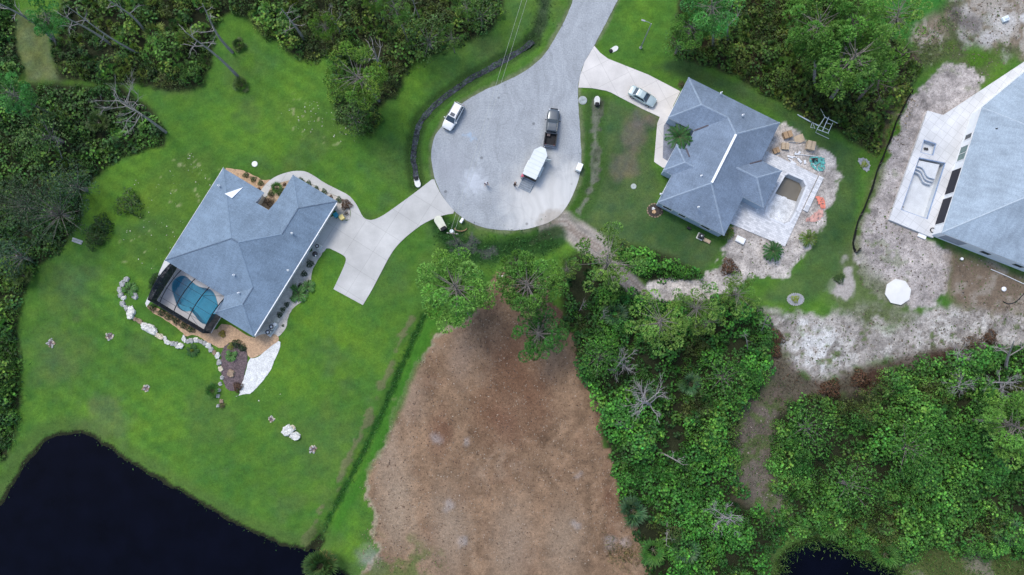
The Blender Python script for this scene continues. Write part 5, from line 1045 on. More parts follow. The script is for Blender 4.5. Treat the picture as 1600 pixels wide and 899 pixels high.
# items below the middle house
def clutter(name, label, cat, px, py, d, m, rz=R(-27), z=0):
    return simple(name, label, cat, px, py, lambda b: (b.box((0,0,d[2]/2),d), b.box((d[0]*.1,0,d[2]+.03),(d[0]*.7,d[1]*.7,.07))), m, rz, z, .03)
ac('dark air conditioner at the lower wall of the dark grey house', 1094,370, mat('ac_dark', (.05,.055,.06), .6, .1), R(-27), .95)
clutter('plank_stack', 'stack of tan planks beside the dark air conditioner', 'planks', 1104,376.5,(1.2,.55,.25), ply); clutter('tool_box', 'small dark tool box under the lower eave of the dark grey house', 'box', 1076,357,(.6,.35,.35), TRIM())
clutter('paint_crate', 'brown crate beside the paving corner below the dark grey house', 'crate', 1141,358,(.8,.5,.45), card)
b3 = thing('planting_ring', 'round mulched planting ring at the left corner of the dark grey house', 'planting ring', G(1023,329)); link('mulch', rock_mesh(8,1.05,1.0,.12), mat('dark_mulch', (.05,.042,.036), .95, .4, 5), b3)
for i in range(16): a = i/16*2*math.pi; o = link('edging_stone', rock_mesh(i, .17,.11,.10), rockm['t'], b3); o.location = (1.12*math.cos(a),1.05*math.sin(a),0); o.rotation_euler[2] = a+1.57
o = link('planter', rock_mesh(21,.3,.3,.35), mat('peach_pot', (.55,.36,.2), .8, .1), b3); o.location = (-.1,-.25,.1); o = link('statue', rock_mesh(14,.22,.2,.5), WHITE(), b3); o.location = (-.25,.25,.1)
# aluminium frame left at the thicket
fr = thing('metal_frame', 'white aluminium frame lying at the thicket edge above the building site', 'frame', G(1275,195)); al = mat('white_aluminium', (.62,.66,.66), .4, .05); fo = Vector(fr.location)
z3 = lambda p, h: G(1240+p[0]/18, 170+p[1]/18, h)-fo
for a, b, h0, h1, r in [((110,165),(500,370),.15,.25,.07),((150,200),(480,380),.1,.2,.04),((500,370),(700,490),.25,.6,.045),((540,400),(600,565),.3,.1,.035),((520,400),(480,530),.5,.1,.035),((480,530),(560,545),.1,.1,.035),((660,580),(880,240),1.2,1.3,.045),((810,630),(985,240),1.2,1.3,.05),((970,690),(1100,400),1.2,1.3,.04),((600,420),(990,600),.6,.7,.035),((660,580),(970,690),1.2,1.2,.045),((760,0),(885,240),.2,1.3,.04),((885,240),(1230,410),1.3,.9,.045),((660,580),(620,670),1.2,.05,.04),((620,670),(1000,850),.05,.05,.035),((930,400),(1050,440),1.25,1.28,.03),((970,690),(990,720),1.2,0,.04),((985,240),(1000,260),1.3,0,.04)]:
    MB().tube([z3(a,h0), z3(b,h1)], r, 4).build('bar', al, fr)
# silt fence
SF = smoothpoly(GP([(1424,142),(1414,161),(1401,186),(1391,214),(1381,240),(1371,262),(1362,292),(1352,320),(1341,341),(1334,366),(1331,384),(1336,398),(1343,388)]), 1, False)
sfo = thing('silt_fence', 'black fabric silt fence running down between the thicket and the sandy lot', 'fence', SF[6]); f0 = Vector(SF[6]); mb = MB(); vs_ = []
for i, p in enumerate(SF): q = p-f0; w = .07*math.sin(i*2.1); vs_ += [(q.x,q.y,-.1),(q.x+w,q.y,.36),(q.x+w*1.6+.02,q.y,.66)]
mb.add(vs_, [(3*i+j,3*i+j+1,3*i+j+4,3*i+j+3) for i in range(len(SF)-1) for j in (0,1)]); mb.build('fabric', mat('black_fabric', (.012,.012,.013), .8, .3, 3), sfo)
for i in range(0, len(SF), 2): q = SF[i]-f0; MB().box((q.x+.05,q.y,.33),(.06,.06,.95)).build('stake', wd, sfo)
# octagonal cover, hoses, pipes on the sandy lot
oc = thing('octagonal_cover', 'large white octagonal cover on the sandy lot', 'cover', G(1402,456.5), R(10)); n = 8; R8 = 2.05
rim = [(R8*math.cos(2*math.pi*i/n), R8*math.sin(2*math.pi*i/n)) for i in range(n)]; cr = mat('cream_white_panel', (.64,.63,.585), .7, .05, 1)
MB().prism([(x*.97,y*.97) for x,y in rim], -.05, .22).build('base_ring', mat('cover_side', (.42,.41,.38), .8, .1), oc)
for i in range(n):
    a, b = rim[i], rim[(i+1)%n]; k = .995; MB().add([(0,0,.40),(a[0]*k,a[1]*k,.26),(b[0]*k,b[1]*k,.26),(0,0,.36),(a[0]*k,a[1]*k,.222),(b[0]*k,b[1]*k,.222)], [(0,1,2),(5,4,3),(1,4,5,2),(0,3,4,1),(2,5,3,0)]).build('panel', cr, oc)
hz = thing('hose_coil', 'dark coiled hose on the corner of the raised white deck', 'hose', G(1457,360,.45))
for k in range(3): MB().tube([(.36*math.cos(a), .36*math.sin(a), .05+.05*k) for a in np.linspace(0,2*math.pi,20)],.05,6).build('coil', TRIM(), hz)
def cable(name, label, cat, pts, r, m, z=.05):
    P = smoothpoly(GP(pts), 2, False); c = P[0]; o = MB().tube([(p-c)+Vector((0,0,z)) for p in P], r, 6).build(name, m, None, smooth=True); o.location = c; tag(o, label, cat)
cable('drain_hose', 'black hose curving on the brown soil below the pale blue-grey house', 'hose', [(1567,471),(1575,476),(1588,472),(1597,462),(1603,455),(1625,450)], .07, TRIM()); cable('pipe', 'white pipe lying below the wall of the pale blue-grey house', 'pipe', [(1548,421),(1572,431),(1597,443),(1620,452)], .06, WHITE())
simple('bucket', 'small white bucket standing in the brown soil at the right edge', 'bucket', 1501,405, lambda b: (b.cyl((0,0,.18),.16,.36,14,r2=.2), b.cyl((0,0,.37),.22,.03,14)), WHITE())
simple('buoy', 'white round container in the brown soil near the black hose', 'container', 1567,452, lambda b: (b.cyl((0,0,.15),.3,.3,16,r2=.36), b.cyl((0,0,.34),.36,.1,16,r2=.1)), WHITE())
simple('debris_bag', 'pale blue-white bag on the bright sand at the upper right corner', 'bag', 1569,31, lambda b: (b.box((0,0,.25),(1.1,.8,.5)), b.box((.1,.1,.52),(.7,.5,.2))), mat('white_bag', (.62,.68,.70), .6, .1, 3), .4, 0, .15)
for i, (px, py) in enumerate(((1350,257),(1243,468))):
    t = thing('garden_bed_stone', ('grey triangular stone bed with a yellow-green plant right of the building site','grey round stone bed with a yellow plant at the lower edge of the right lawn')[i], 'garden bed', G(px, py)); sh_ = [(-1.1,.9),(.2,1.0),(1.0,.2),(.6,-1.3),(-.3,-.7)] if i == 0 else [(1.3*math.cos(a), .95*math.sin(a)) for a in np.linspace(0, 2*math.pi, 14)[:-1]]
    P = smoothpoly([Vector((x,y,0)) for x,y in sh_], 1); link('bed', fillmesh('bed', P, z=.06, skirt=.15), mat('bed_gravel', (.25,.26,.27), .95, .25, 3, .3, 14), t)
    for k in range(len(P)):
        o = link('edging_stone', rock_mesh(k+3,.13,.09,.08), rockm['g'], t); o.location = (P[k].x*.97,P[k].y*.97,.03); o.rotation_euler[2] = k*1.3

# loose chips: shell in the upper lawn, wood and straw on the cleared lot, litter on the sand
def chips(name, label, cat, polys, n, cols, size, m, seed):
    r = np.random.default_rng(seed); V = []; F = []; CC_ = []; k = 0
    for P, cnt in zip(polys, n):
        A = np.array([(p.x, p.y) for p in GP(P)]); x = r.uniform(A[:,0].min(), A[:,0].max(), cnt); y = r.uniform(A[:,1].min(), A[:,1].max(), cnt); ok = sdf([Vector((a[0],a[1],0)) for a in A], x, y)+(fbm(x, y, 2.5, 3, seed)-.5)*5 > .3
        for a, b in zip(x[ok], y[ok]):
            L_ = r.uniform(*size); w_ = L_*r.uniform(.3,.8); t = r.uniform(0,6.28); c, s_ = math.cos(t), math.sin(t); z0 = r.uniform(.01,.05); i_ = int((a-X0)/ST); j_ = int((b-Y0)/ST); zz = Z[min(max(i_,0),X.shape[0]-1), min(max(j_,0),X.shape[1]-1)]
            V += [(a+c*L_/2,b+s_*L_/2,zz+z0),(a-s_*w_/2,b+c*w_/2,zz+z0+.03),(a-c*L_/2,b-s_*L_/2,zz+z0),(a+s_*w_/2,b-c*w_/2,zz+z0+.02)]; F.append((k,k+1,k+2,k+3)); k += 4; q = np.array(cols[r.integers(len(cols))])*r.uniform(.7,1.25); CC_ += [q]*4
    tag(link(name, mesh_np(name, np.array(V), [np.array(F)], np.array(CC_)), m), label, cat, kind='stuff')
CH = mat('chips', (1,1,1), .9, .1, 3, attr='Col')
chips('shell_chips', 'white shell chips scattered through the upper left lawns', 'chips', [[(440,155),(500,160),(555,200),(545,225),(470,205),(440,185)],[(210,280),(300,250),(345,270),(270,400),(230,430),(190,400)],[(285,240),(305,240),(303,285),(282,282)],[(380,590),(460,600),(470,640),(390,630)]], [110,110,26,8], [(.40,.41,.30),(.32,.34,.22),(.46,.46,.38)], (.08,.30), CH, 5)
chips('wood_debris', 'wood chips and straw strewn over the cleared dirt lot', 'debris', [[(770,430),(850,440),(893,550),(942,660),(966,750),(1005,880),(560,890),(574,740),(616,640),(675,535),(760,470)]], [9000], [(.27,.21,.15),(.085,.05,.034),(.12,.07,.045),(.24,.18,.13),(.07,.05,.038),(.30,.24,.18)], (.08,.30), CH, 6)
chips('sand_litter', 'dark twigs and weeds scattered over the sandy ground', 'debris', [[(1186,486),(1290,498),(1420,488),(1600,466),(1640,536),(1450,552),(1340,574),(1270,596),(1222,545)],[(1400,300),(1420,350),(1490,410),(1470,472),(1400,480),(1350,452),(1338,424),(1345,345),(1424,146)],[(1250,330),(1290,330),(1252,404),(1206,433),(1160,445),(1100,460),(1120,420)],[(1480,384),(1640,446),(1640,486),(1490,478)],[(1440,60),(1500,0),(1600,0),(1600,80),(1530,140)],[(1150,645),(1235,630),(1210,730),(1235,810),(1150,765)]], [1500,900,300,500,700,600], [(.08,.065,.05),(.11,.085,.06),(.07,.11,.03),(.13,.10,.07),(.22,.19,.16),(.05,.09,.02)], (.10,.42), CH, 7)
# ============================================================ PLANTS
def unit(a): return a/np.maximum(np.linalg.norm(a, axis=-1, keepdims=True), 1e-9)
def leaf_quads(P, D, N, L, W, fold=.12):
    """rhombic leaves: base P, direction D, normal N, length L, width W -> verts (4n,3), faces"""
    S = unit(np.cross(D, N)); L = np.asarray(L)[:, None]; W = np.asarray(W)[:, None]
    mid = P+D*L*.48
    V = np.stack([P, mid+S*W*.5+N*L*fold, P+D*L-N*L*fold*.6, mid-S*W*.5+N*L*fold], 1).reshape(-1, 3)
    F = np.arange(len(P)*4).reshape(-1, 4); return V, F
class Leaves:
    def __init__(s): s.V = []; s.F = []; s.C = []; s.n = 0
    def add(s, P, D, N, L, W, col, fold=.12):
        if len(P) == 0: return
        V, F = leaf_quads(P, D, N, L, W, fold); s.V.append(V); s.F.append(F+s.n); s.n += len(V); s.C.append(np.repeat(col, 4, 0))
    def mesh(s, name): return mesh_np(name, np.concatenate(s.V), [np.concatenate(s.F)], np.concatenate(s.C))
LEAF = mat('foliage', (1.22,1.44,1.02), .55, .12, .6, attr='Col', spec=.28, transl=.12)
LEAFO = mat('foliage_varied', (1.2,1.34,1.08), .55, .12, .6, attr='Col', spec=.22, objvar=.18, transl=.12)
BARK = mat('bark', (.20,.175,.155), .95, .3, 3, .3, 14, .5); DEAD = mat('dead_wood', (.27,.245,.225), .95, .2, 2, .2, 12, .3); DEADB = mat('brown_dead_wood', (.16,.12,.10), .95, .25, 2)
STEM = mat('green_stem', (.10,.10,.05), .9, .2, 4)
def rnd(n, a, b): return rng.uniform(a, b, n)
def dirs(n, zmin=-.2):
    z = rng.uniform(zmin, 1, n); a = rng.uniform(0, 2*np.pi, n); r = np.sqrt(np.maximum(0, 1-z*z)); return np.stack([r*np.cos(a), r*np.sin(a), z], -1)
def vary(c, n, v=.22, hue=.12):
    k = 1+rng.normal(0, v, (n,1)); h = 1+rng.normal(0, hue, (n,3))*np.array([1,.3,1]); return np.clip(np.array(c)*np.clip(k, .35, 1.9)*np.clip(h, .6, 1.5), .003, .6)
def broad_bush(LV, c, r, h, col, dens=62, leaf=(.26,.46), wr=.55, zmin=-.05):
    """domed shrub: leaves on and under the surface of an uneven dome"""
    n = int(dens*r*r)+8; d = dirs(n, zmin); rad = rng.uniform(.55, 1.05, n)**.6
    lump = 1+.22*np.sin(3*np.arctan2(d[:,1], d[:,0])+rng.uniform(0,6))+.12*np.sin(7*d[:,0]+5*d[:,1]+rng.uniform(0,6))
    P = np.array(c)+d*np.array([r,r,h])*(rad*lump)[:, None]
    N = unit(d+rng.normal(0,.45,(n,3))+np.array([0,0,.5])); D = unit(np.cross(N, rng.normal(0,1,(n,3))))
    L = rnd(n, *leaf); colr = vary(col, n, .25)*(.62+.5*rad[:,None]*np.clip(.5+.5*d[:,2:3],0,1))  # inner and lower leaves coloured darker, standing in for shade inside the shrub
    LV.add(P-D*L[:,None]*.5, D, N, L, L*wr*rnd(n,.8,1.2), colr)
def rosettes(LV, c, r, h, col, k=None, size=.42):
    """shrub carrying star-shaped leaf rosettes, the look of the thickets from above"""
    k = k or int(7*r*r)+3; d = dirs(k, .0); Pc = np.array(c)+d*np.array([r,r,h])*rnd(k,.75,1.05)[:,None]; base = vary(col, k, .25, .14)
    for i in range(k):
        m = 7; a = np.arange(m)/m*2*np.pi+rng.uniform(0,6); ax = unit(d[i]*.6+np.array([0,0,1.]))
        t1 = unit(np.cross(ax, [0.3,1,.1])); t2 = np.cross(ax, t1); D = unit(np.cos(a)[:,None]*t1+np.sin(a)[:,None]*t2+ax*.35)
        LV.add(np.repeat(Pc[i:i+1], m, 0), D, unit(np.repeat(ax[None], m, 0)+D*-.3), rnd(m,.7,1.1)*size, np.full(m, size*.42), np.clip(base[i]*rnd((m,1),.8,1.25), .003, .6))
def fans(LV, c, r, h, col, nf=11, blades=11, L=.62):
    """palmetto: fan leaves held out on stalks"""
    a0 = rng.uniform(0, 6.28, nf); el = rnd(nf, .15, 1.35); base = vary(col, nf, .2, .12)
    for i in range(nf):
        out = np.array([math.cos(a0[i])*math.cos(el[i]), math.sin(a0[i])*math.cos(el[i]), math.sin(el[i])]); hub = np.array(c)+out*np.array([r,r,h])*.75
        side = unit(np.cross(out, [0,0,1.])+1e-6); upv = np.cross(side, out); t = np.linspace(-1.9, 1.9, blades)
        D = unit(np.cos(t)[:,None]*out+np.sin(t)[:,None]*side+rng.normal(0,.06,(blades,3))+np.array([0,0,-.1]))
        LV.add(np.repeat(hub[None], blades, 0), D, unit(np.repeat(upv[None], blades, 0)), rnd(blades,.8,1.1)*L, np.full(blades,.075), np.clip(base[i]*rnd((blades,1),.8,1.25), .003, .6), .04)
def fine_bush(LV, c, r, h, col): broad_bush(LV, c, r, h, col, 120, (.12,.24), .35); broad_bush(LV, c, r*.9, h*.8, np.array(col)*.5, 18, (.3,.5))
def wisps(LV, c, r, h, col, n=60, L=.5, w=.035):
    d = dirs(n, .05); P = np.array(c)+d*np.array([r,r,h])*rnd(n,.3,.95)[:,None]; D = unit(d+rng.normal(0,.35,(n,3))); LV.add(P, D, unit(np.cross(D, rng.normal(0,1,(n,3)))), rnd(n,.6,1.3)*L, np.full(n,w), vary(col, n, .25), .02)
# ---------------- thickets: uncountable undergrowth, one object for each stand
GREENS = {'a': [(.040,.072,.016),(.060,.092,.018),(.030,.062,.018),(.085,.100,.022),(.050,.085,.020)], 'b': [(.03,.075,.02),(.045,.085,.02)], 'c': [(.032,.066,.018),(.050,.090,.018),(.026,.056,.020),(.064,.100,.020)],
          'd': [(.046,.070,.016),(.062,.084,.018),(.034,.058,.014),(.080,.090,.024),(.05,.08,.02)], 'e': [(.040,.105,.016),(.055,.125,.018),(.032,.085,.014)], 'f': [(.038,.100,.018),(.055,.130,.020),(.028,.072,.016),(.066,.112,.020),(.042,.115,.026)], 'g': [(.045,.105,.022),(.070,.140,.028),(.036,.085,.018),(.080,.135,.028)]}
TLAB = {'a': ('mixed palmetto and shrub thicket along the top left', 'thicket'), 'b': ('dark shrub thicket in the upper left corner', 'thicket'), 'c': ('dense dark shrub thicket along the left edge', 'thicket'), 'd': ('olive shrub thicket behind the dark grey house at the top right', 'thicket'), 'e': ('bright green hedge-like thicket below the lawn of the dark grey house', 'thicket'), 'f': ('dense bright green thicket right of the dirt lot', 'thicket'), 'g': ('broad vivid green thicket in the lower right corner', 'thicket')}
def thicket(k):
    P = THICK[k]; xs = [p.x for p in P]; ys = [p.y for p in P]; LV = Leaves(); sp = .98 if k in 'ac' else .92
    cx_, cy_ = np.meshgrid(np.arange(min(xs), max(xs), sp), np.arange(min(ys), max(ys), sp)); cx_ = cx_.ravel()+rng.uniform(-.45,.45,cx_.size); cy_ = cy_.ravel()+rng.uniform(-.45,.45,cy_.size)
    s = sdf(P, cx_, cy_, 3.0)+(fbm(cx_, cy_, 3.0, 3, 31)-.5)*1.6; hf = fbm(cx_, cy_, 4.6, 3, 41); sf = fbm(cx_, cy_, 6.5, 3, 51); gap = fbm(cx_, cy_, 2.4, 3, 61)
    vis = (np.abs(cx_) < 92) & (cy_ > -43) & (cy_ < 60); pal = GREENS[k]
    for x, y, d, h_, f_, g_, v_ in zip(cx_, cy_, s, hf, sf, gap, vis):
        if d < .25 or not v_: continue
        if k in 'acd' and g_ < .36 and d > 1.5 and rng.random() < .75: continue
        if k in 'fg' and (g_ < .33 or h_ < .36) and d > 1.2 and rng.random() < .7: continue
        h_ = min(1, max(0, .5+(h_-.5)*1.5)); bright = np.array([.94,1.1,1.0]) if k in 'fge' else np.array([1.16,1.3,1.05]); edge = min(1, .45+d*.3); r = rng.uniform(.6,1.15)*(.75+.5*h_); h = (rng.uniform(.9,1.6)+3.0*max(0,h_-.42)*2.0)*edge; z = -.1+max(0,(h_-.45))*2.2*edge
        col = np.array(pal[int(min(len(pal)-1, max(0, (f_-.25)*2*len(pal)+rng.normal(0,.9))))])*bright*rng.uniform(.75,1.3)*np.clip(.34+1.2*h_, .45, 1.3)*np.array([1+.5*(g_-.5), 1, 1]); t = rng.random(); c = (x, y, z)  # colour darkens where the canopy is low: shaded hollows painted in
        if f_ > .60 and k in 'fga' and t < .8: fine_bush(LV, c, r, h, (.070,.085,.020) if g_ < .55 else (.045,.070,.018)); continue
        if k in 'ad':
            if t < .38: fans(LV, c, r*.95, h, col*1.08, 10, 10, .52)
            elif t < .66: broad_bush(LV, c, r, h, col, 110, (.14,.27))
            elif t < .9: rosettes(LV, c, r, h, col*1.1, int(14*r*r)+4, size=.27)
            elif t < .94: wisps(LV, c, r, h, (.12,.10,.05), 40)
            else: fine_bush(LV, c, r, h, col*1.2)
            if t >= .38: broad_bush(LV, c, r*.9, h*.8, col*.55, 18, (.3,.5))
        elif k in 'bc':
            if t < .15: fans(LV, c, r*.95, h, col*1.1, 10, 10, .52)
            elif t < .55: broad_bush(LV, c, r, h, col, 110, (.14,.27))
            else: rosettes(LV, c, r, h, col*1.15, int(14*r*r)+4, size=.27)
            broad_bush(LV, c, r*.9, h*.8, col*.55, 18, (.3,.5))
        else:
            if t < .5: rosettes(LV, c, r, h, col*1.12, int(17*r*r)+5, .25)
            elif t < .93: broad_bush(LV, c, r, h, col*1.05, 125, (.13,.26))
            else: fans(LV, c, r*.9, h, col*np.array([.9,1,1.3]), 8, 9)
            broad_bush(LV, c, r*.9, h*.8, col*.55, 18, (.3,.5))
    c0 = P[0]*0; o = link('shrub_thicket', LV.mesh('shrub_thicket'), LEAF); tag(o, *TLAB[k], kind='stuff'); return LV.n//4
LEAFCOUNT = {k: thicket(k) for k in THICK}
# weeds along swales, pond rims and lot edges
LV = Leaves()
def weeds(line, w, dens, col, L=(.25,.6), zoff=-.35):
    for a, b in zip(line[:-1], line[1:]):
        n = int((b-a).length*w*dens)+1; t = rng.random(n); e = (b-a).normalized(); nr = np.array([-e.y, e.x, 0]); o_ = rng.normal(0, w*.4, n)
        P = np.array(a)[None]*(1-t)[:,None]+np.array(b)[None]*t[:,None]+nr*o_[:,None]; P[:,2] = zoff+np.abs(o_)*.12; D = unit(dirs(n,.15)+rng.normal(0,.2,(n,3)))
        LV.add(P, D, unit(np.cross(D, rng.normal(0,1,(n,3)))), rnd(n,*L), rnd(n,.05,.13), vary(col, n, .3), .05)
weeds(SWALE_S, 3.2, 20, (.024,.072,.020)); weeds(SWALE_S, 2.4, 7, (.06,.12,.04)); weeds(SWALE_W, .8, 34, (.022,.085,.014), (.2,.45)); weeds(SWALE_W, .5, 16, (.07,.13,.05), (.15,.3)); weeds(DITCH_E, 2.2, 5, (.035,.08,.016), (.15,.35), -.25); weeds(LINER, 2.6, 6, (.032,.075,.014), (.15,.35), -.3); [weeds([p+Vector((a, b, 0)) for p in LINER], .35, 26, (.045,.10,.02), (.12,.32), -.22) for a, b in ((.45,.3),(-.45,-.3))]; weeds(DITCH_N, 2.4, 16, (.03,.06,.02), (.2,.5), -.3)
for P in (POND_L[3:26], POND_R[1:11]): weeds(P, .9, 9, (.04,.085,.02), (.15,.4), -.52)
weeds(POND_R[1:11], 1.6, 26, (.045,.095,.022), (.3,.8), -.45); weeds(POND_R[1:11], 2.6, 12, (.06,.10,.03), (.3,.7), -.3)
weeds(GP([(1404,880),(1450,870),(1520,882),(1600,890),(1640,900)]), 5.5, 16, (.065,.115,.03), (.3,.7), -.05); weeds(GP([(1175,660),(1185,710),(1200,760),(1225,800)]), 5.0, 8, (.06,.10,.03), (.2,.5), -.05); weeds(GP([(1195,640),(1225,628),(1205,600)]), 4.0, 8, (.06,.09,.03), (.2,.5), -.05); weeds(GP([(1216,880),(1208,930)]), 2.0, 30, (.06,.09,.03), (.5,1.1), -.4)
weeds(GP([(-20,470),(15,560),(12,640),(5,700)]), 3.0, 25, (.035,.095,.018), (.5,1.1), 0)
weeds(GP([(1420,150),(1380,230),(1366,250)]), 2.2, 12, (.13,.085,.04), (.3,.6), .0); weeds(GP([(1430,80),(1450,100),(1470,60)]), 4, 10, (.09,.11,.03), (.3,.6), 0); weeds(GP([(1395,60),(1440,70),(1470,40),(1485,10)]), 2.0, 14, (.07,.12,.03), (.3,.6), 0)
weeds(GP([(1210,560),(1240,600),(1300,606),(1360,590),(1420,562),(1500,545),(1560,536)]), 2.6, 9, (.07,.036,.026), (.3,.7), 0)
weeds(GP([(950,868),(975,860),(1000,868)]), 3.2, 30, (.13,.09,.05), (.3,.8), 0); weeds(GP([(590,868),(620,880),(660,890),(700,880)]), 3.5, 6, (.075,.11,.03), (.2,.4), 0); weeds(GP([(560,742),(566,800),(578,840),(570,868)]), 2.0, 5, (.05,.12,.02), (.15,.3), 0)
tag(link('weeds', LV.mesh('weeds'), LEAF), 'low weeds in the swales and along the pond banks', 'weeds', kind='stuff')

# ---------------- pines
def pine_proto(seed, H=14.0, Rr=5.0, npuff=58, tint=(.060,.135,.030), sparse=False):
    global rng
    rng = np.random.default_rng(seed); T = MB(); LV = Leaves(); bend = rng.uniform(-.35,.35,2)
    axis = lambda z: Vector((bend[0]*math.sin(z/H*3), bend[1]*math.sin(z/H*2.4), z))
    T.tube([axis(z) for z in np.linspace(-.3, H*.97, 9)], [.26-.2*i/8 for i in range(9)], 7)
    for i in range(npuff):
        t = (i+.5)/npuff; z0 = H*(.52+.44*t); a = i*2.39996+rng.uniform(-.5,.5); prof = math.sin(math.pi*min(1, .22+.83*(1-t)))**.75
        r = Rr*prof*rng.uniform(.42,1.0)+.25
        c = axis(z0)+Vector((math.cos(a)*r, math.sin(a)*r, rng.uniform(-.3,.9)*.8))
        s = axis(z0-.1*r-.3); T.tube([s, s.lerp(c,.55)+Vector((0,0,-.15)), c], [.055*(1.15-t*.6), .035, .015], 4)
        # a puff: a rounded cushion of needle sprays
        pr = rng.uniform(.62,1.05)*(.85 if sparse else 1.0); m = int((95 if not sparse else 75)*pr*pr)+16; d = dirs(m, -.25); P = np.array(c)+d*np.array([pr,pr,pr*.6]); base = vary(tint, 1, .16, .08)[0]
        for j in range(3):
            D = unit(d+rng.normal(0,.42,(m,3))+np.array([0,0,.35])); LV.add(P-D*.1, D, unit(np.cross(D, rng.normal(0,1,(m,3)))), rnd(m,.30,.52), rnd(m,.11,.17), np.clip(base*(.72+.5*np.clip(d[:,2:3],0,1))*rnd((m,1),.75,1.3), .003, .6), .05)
    if sparse:
        for i in range(10):
            z0 = rng.uniform(.35,.7)*H; a = rng.uniform(0,6.28); s = axis(z0); e = s+Vector((math.cos(a),math.sin(a),.15))*rng.uniform(1,2.4); T.tube([s,e],[.05,.012],4)
    return T.mesh('trunk'), LV.mesh('crown')
PT = (.140,.270,.062)
PINES = [pine_proto(101, tint=PT), pine_proto(102, tint=(.132,.258,.060), npuff=64), pine_proto(103, tint=(.150,.240,.050), npuff=54), pine_proto(104, tint=(.155,.255,.066), npuff=42, sparse=True), pine_proto(105, tint=(.066,.170,.042), npuff=60), pine_proto(106, tint=(.160,.250,.062), npuff=38, sparse=True)]
PINES.append(pine_proto(107, tint=(.105,.25,.08), Rr=4.2, npuff=40))
rng = np.random.default_rng(77)
def tilt_to(o, base, crown):
    d = (crown-base).normalized(); o.rotation_mode = 'QUATERNION'; o.rotation_quaternion = Vector((0,0,1)).rotation_difference(d) @ Quaternion((0,0,1), random.uniform(0,6.28))
def pine(label, crown, h, r, k=0, base=None, name='pine_tree'):
    zc = h*.78; c = G(crown[0], crown[1], zc); b = G(base[0], base[1]) if base else Vector((c.x, c.y, 0))
    t = thing(name, label, 'tree', b); tilt_to(t, b, c); t.scale = (r/5, r/5, h/14)
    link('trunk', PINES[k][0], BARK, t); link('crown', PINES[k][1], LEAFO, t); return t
PL = [('large round-crowned pine at the upper left edge of the dirt lot',(712,452),14,5.7,0,(733,490)), ('round-crowned pine at the top of the dirt lot, right of the sawhorse',(824,447),13,5.0,1,(838,482)), ('dark green smaller pine at the right upper edge of the dirt lot',(840,521),9,3.7,4,(850,523)), ('small pine crown between the sawhorse and the swale',(806,412),8,2.2,1,None),
 ('pine with a yellowish rounded crown at the lawn edge above the left house',(560,124),13,4.7,2,(592,158)), ('loose pine over the sandy track below the turning circle',(950,405),13,4.8,3,(953,448)), ('loose yellow-green pine in the thicket below the sandy track',(1032,498),11,4.6,5,(1018,512)), ('thin pine over the lower edge of the sandy track',(1088,480),10,3.6,3,None), ('thin yellowish pine at the sandy gap below the dark grey house',(1150,462),9,3.3,5,None),
 ('tall broad pine right of centre in the top right thicket',(1330,92),16,6.2,0,(1297,156)), ('tall pine at the left of the top right pine group',(1282,36),16,5.2,1,(1272,132)), ('pine crown at the top of the top right pine group',(1335,40),15,4.0,0,(1318,88)), ('thin pine over the bright green lawn at the top right',(1402,20),12,4.2,3,(1392,60)), ('pine with two bare lower trunks left in the top right thicket',(1112,14),14,4.6,6,(1114,73)), ('low pine at the left rim of the top right thicket',(1078,46),9,3.2,1,None),
 ('bright green narrow pine in the upper left corner',(72,26),12,3.0,6,(88,70)), ('thin tall pine with a small crown at the top edge',(617,10),14,2.6,3,(641,73)), ('small bright pine crown in the middle of the top thicket',(508,42),9,2.1,2,(520,62)), ('small pine crown at the right end of the top thicket',(706,60),7,1.7,3,None), ('pine crown at the top edge right of the thin tall pine',(728,12),8,1.8,3,None),
 ('bright pine crown at the lower right edge over the vivid thicket',(1582,668),12,5.0,0,None), ('loose pine at the left edge below the upper left corner',(24,150),11,3.6,6,None), ('small loose pine at the top right corner of the dirt lot',(886,420),6,1.8,3,None), ('second low pine beside the white-barked snag right of the dirt lot',(1105,505),8,2.6,5,None), ('pine crown cut by the right edge above the bright pine',(1612,640),10,3.2,1,None), ('small pine crown at the top edge of the top left thicket',(588,2),9,2.0,2,None)]
for a in PL: pine(a[0], a[1], a[2], a[3], a[4], a[5])
# ---------------- dead trees
def dead_proto(seed, H=14.0, nb=10, spread=3.0, twigs=3, start=.45, top=.05, wide=False):
    r = random.Random(seed); T = MB(); bx_, by_ = r.uniform(-.4,.4), r.uniform(-.4,.4); ax_ = lambda z: Vector((bx_*math.sin(z/H*4), by_*math.sin(z/H*3+1), z))
    T.tube([ax_(z) for z in np.linspace(-.2,H,8)], [.24*(1-.82*i/7) for i in range(8)], 6)
    def br(p, d, L, rad, lv):
        e1 = p+d*L*.5+Vector((r.uniform(-.1,.1),r.uniform(-.1,.1),r.uniform(-.05,.12)))*L; d2 = (d+Vector((r.uniform(-.5,.5),r.uniform(-.5,.5),r.uniform(-.2,.35)))).normalized(); e2 = e1+d2*L*.5
        T.tube([p,e1,e2],[rad*.72,rad*.5,rad*.14],4)
        if lv:
            for q in range(twigs): s = r.choice((e1, e1.lerp(e2,.5), p.lerp(e1,.7))); br(s, (d2+Vector((r.uniform(-1,1),r.uniform(-1,1),r.uniform(-.4,.5)))).normalized(), L*r.uniform(.35,.6), rad*.5, lv-1)
    for i in range(nb):
        z = H*(start+(1-start)*(i+.5)/nb); a = r.uniform(0,6.28); br(ax_(z), Vector((math.cos(a),math.sin(a),r.uniform(-.1,.6))).normalized(), spread*r.uniform(.5,1.1)*(1.25-.6*i/nb), .075*(1.3-.7*i/nb), 2 if wide else 1)
    return T.mesh('trunk')
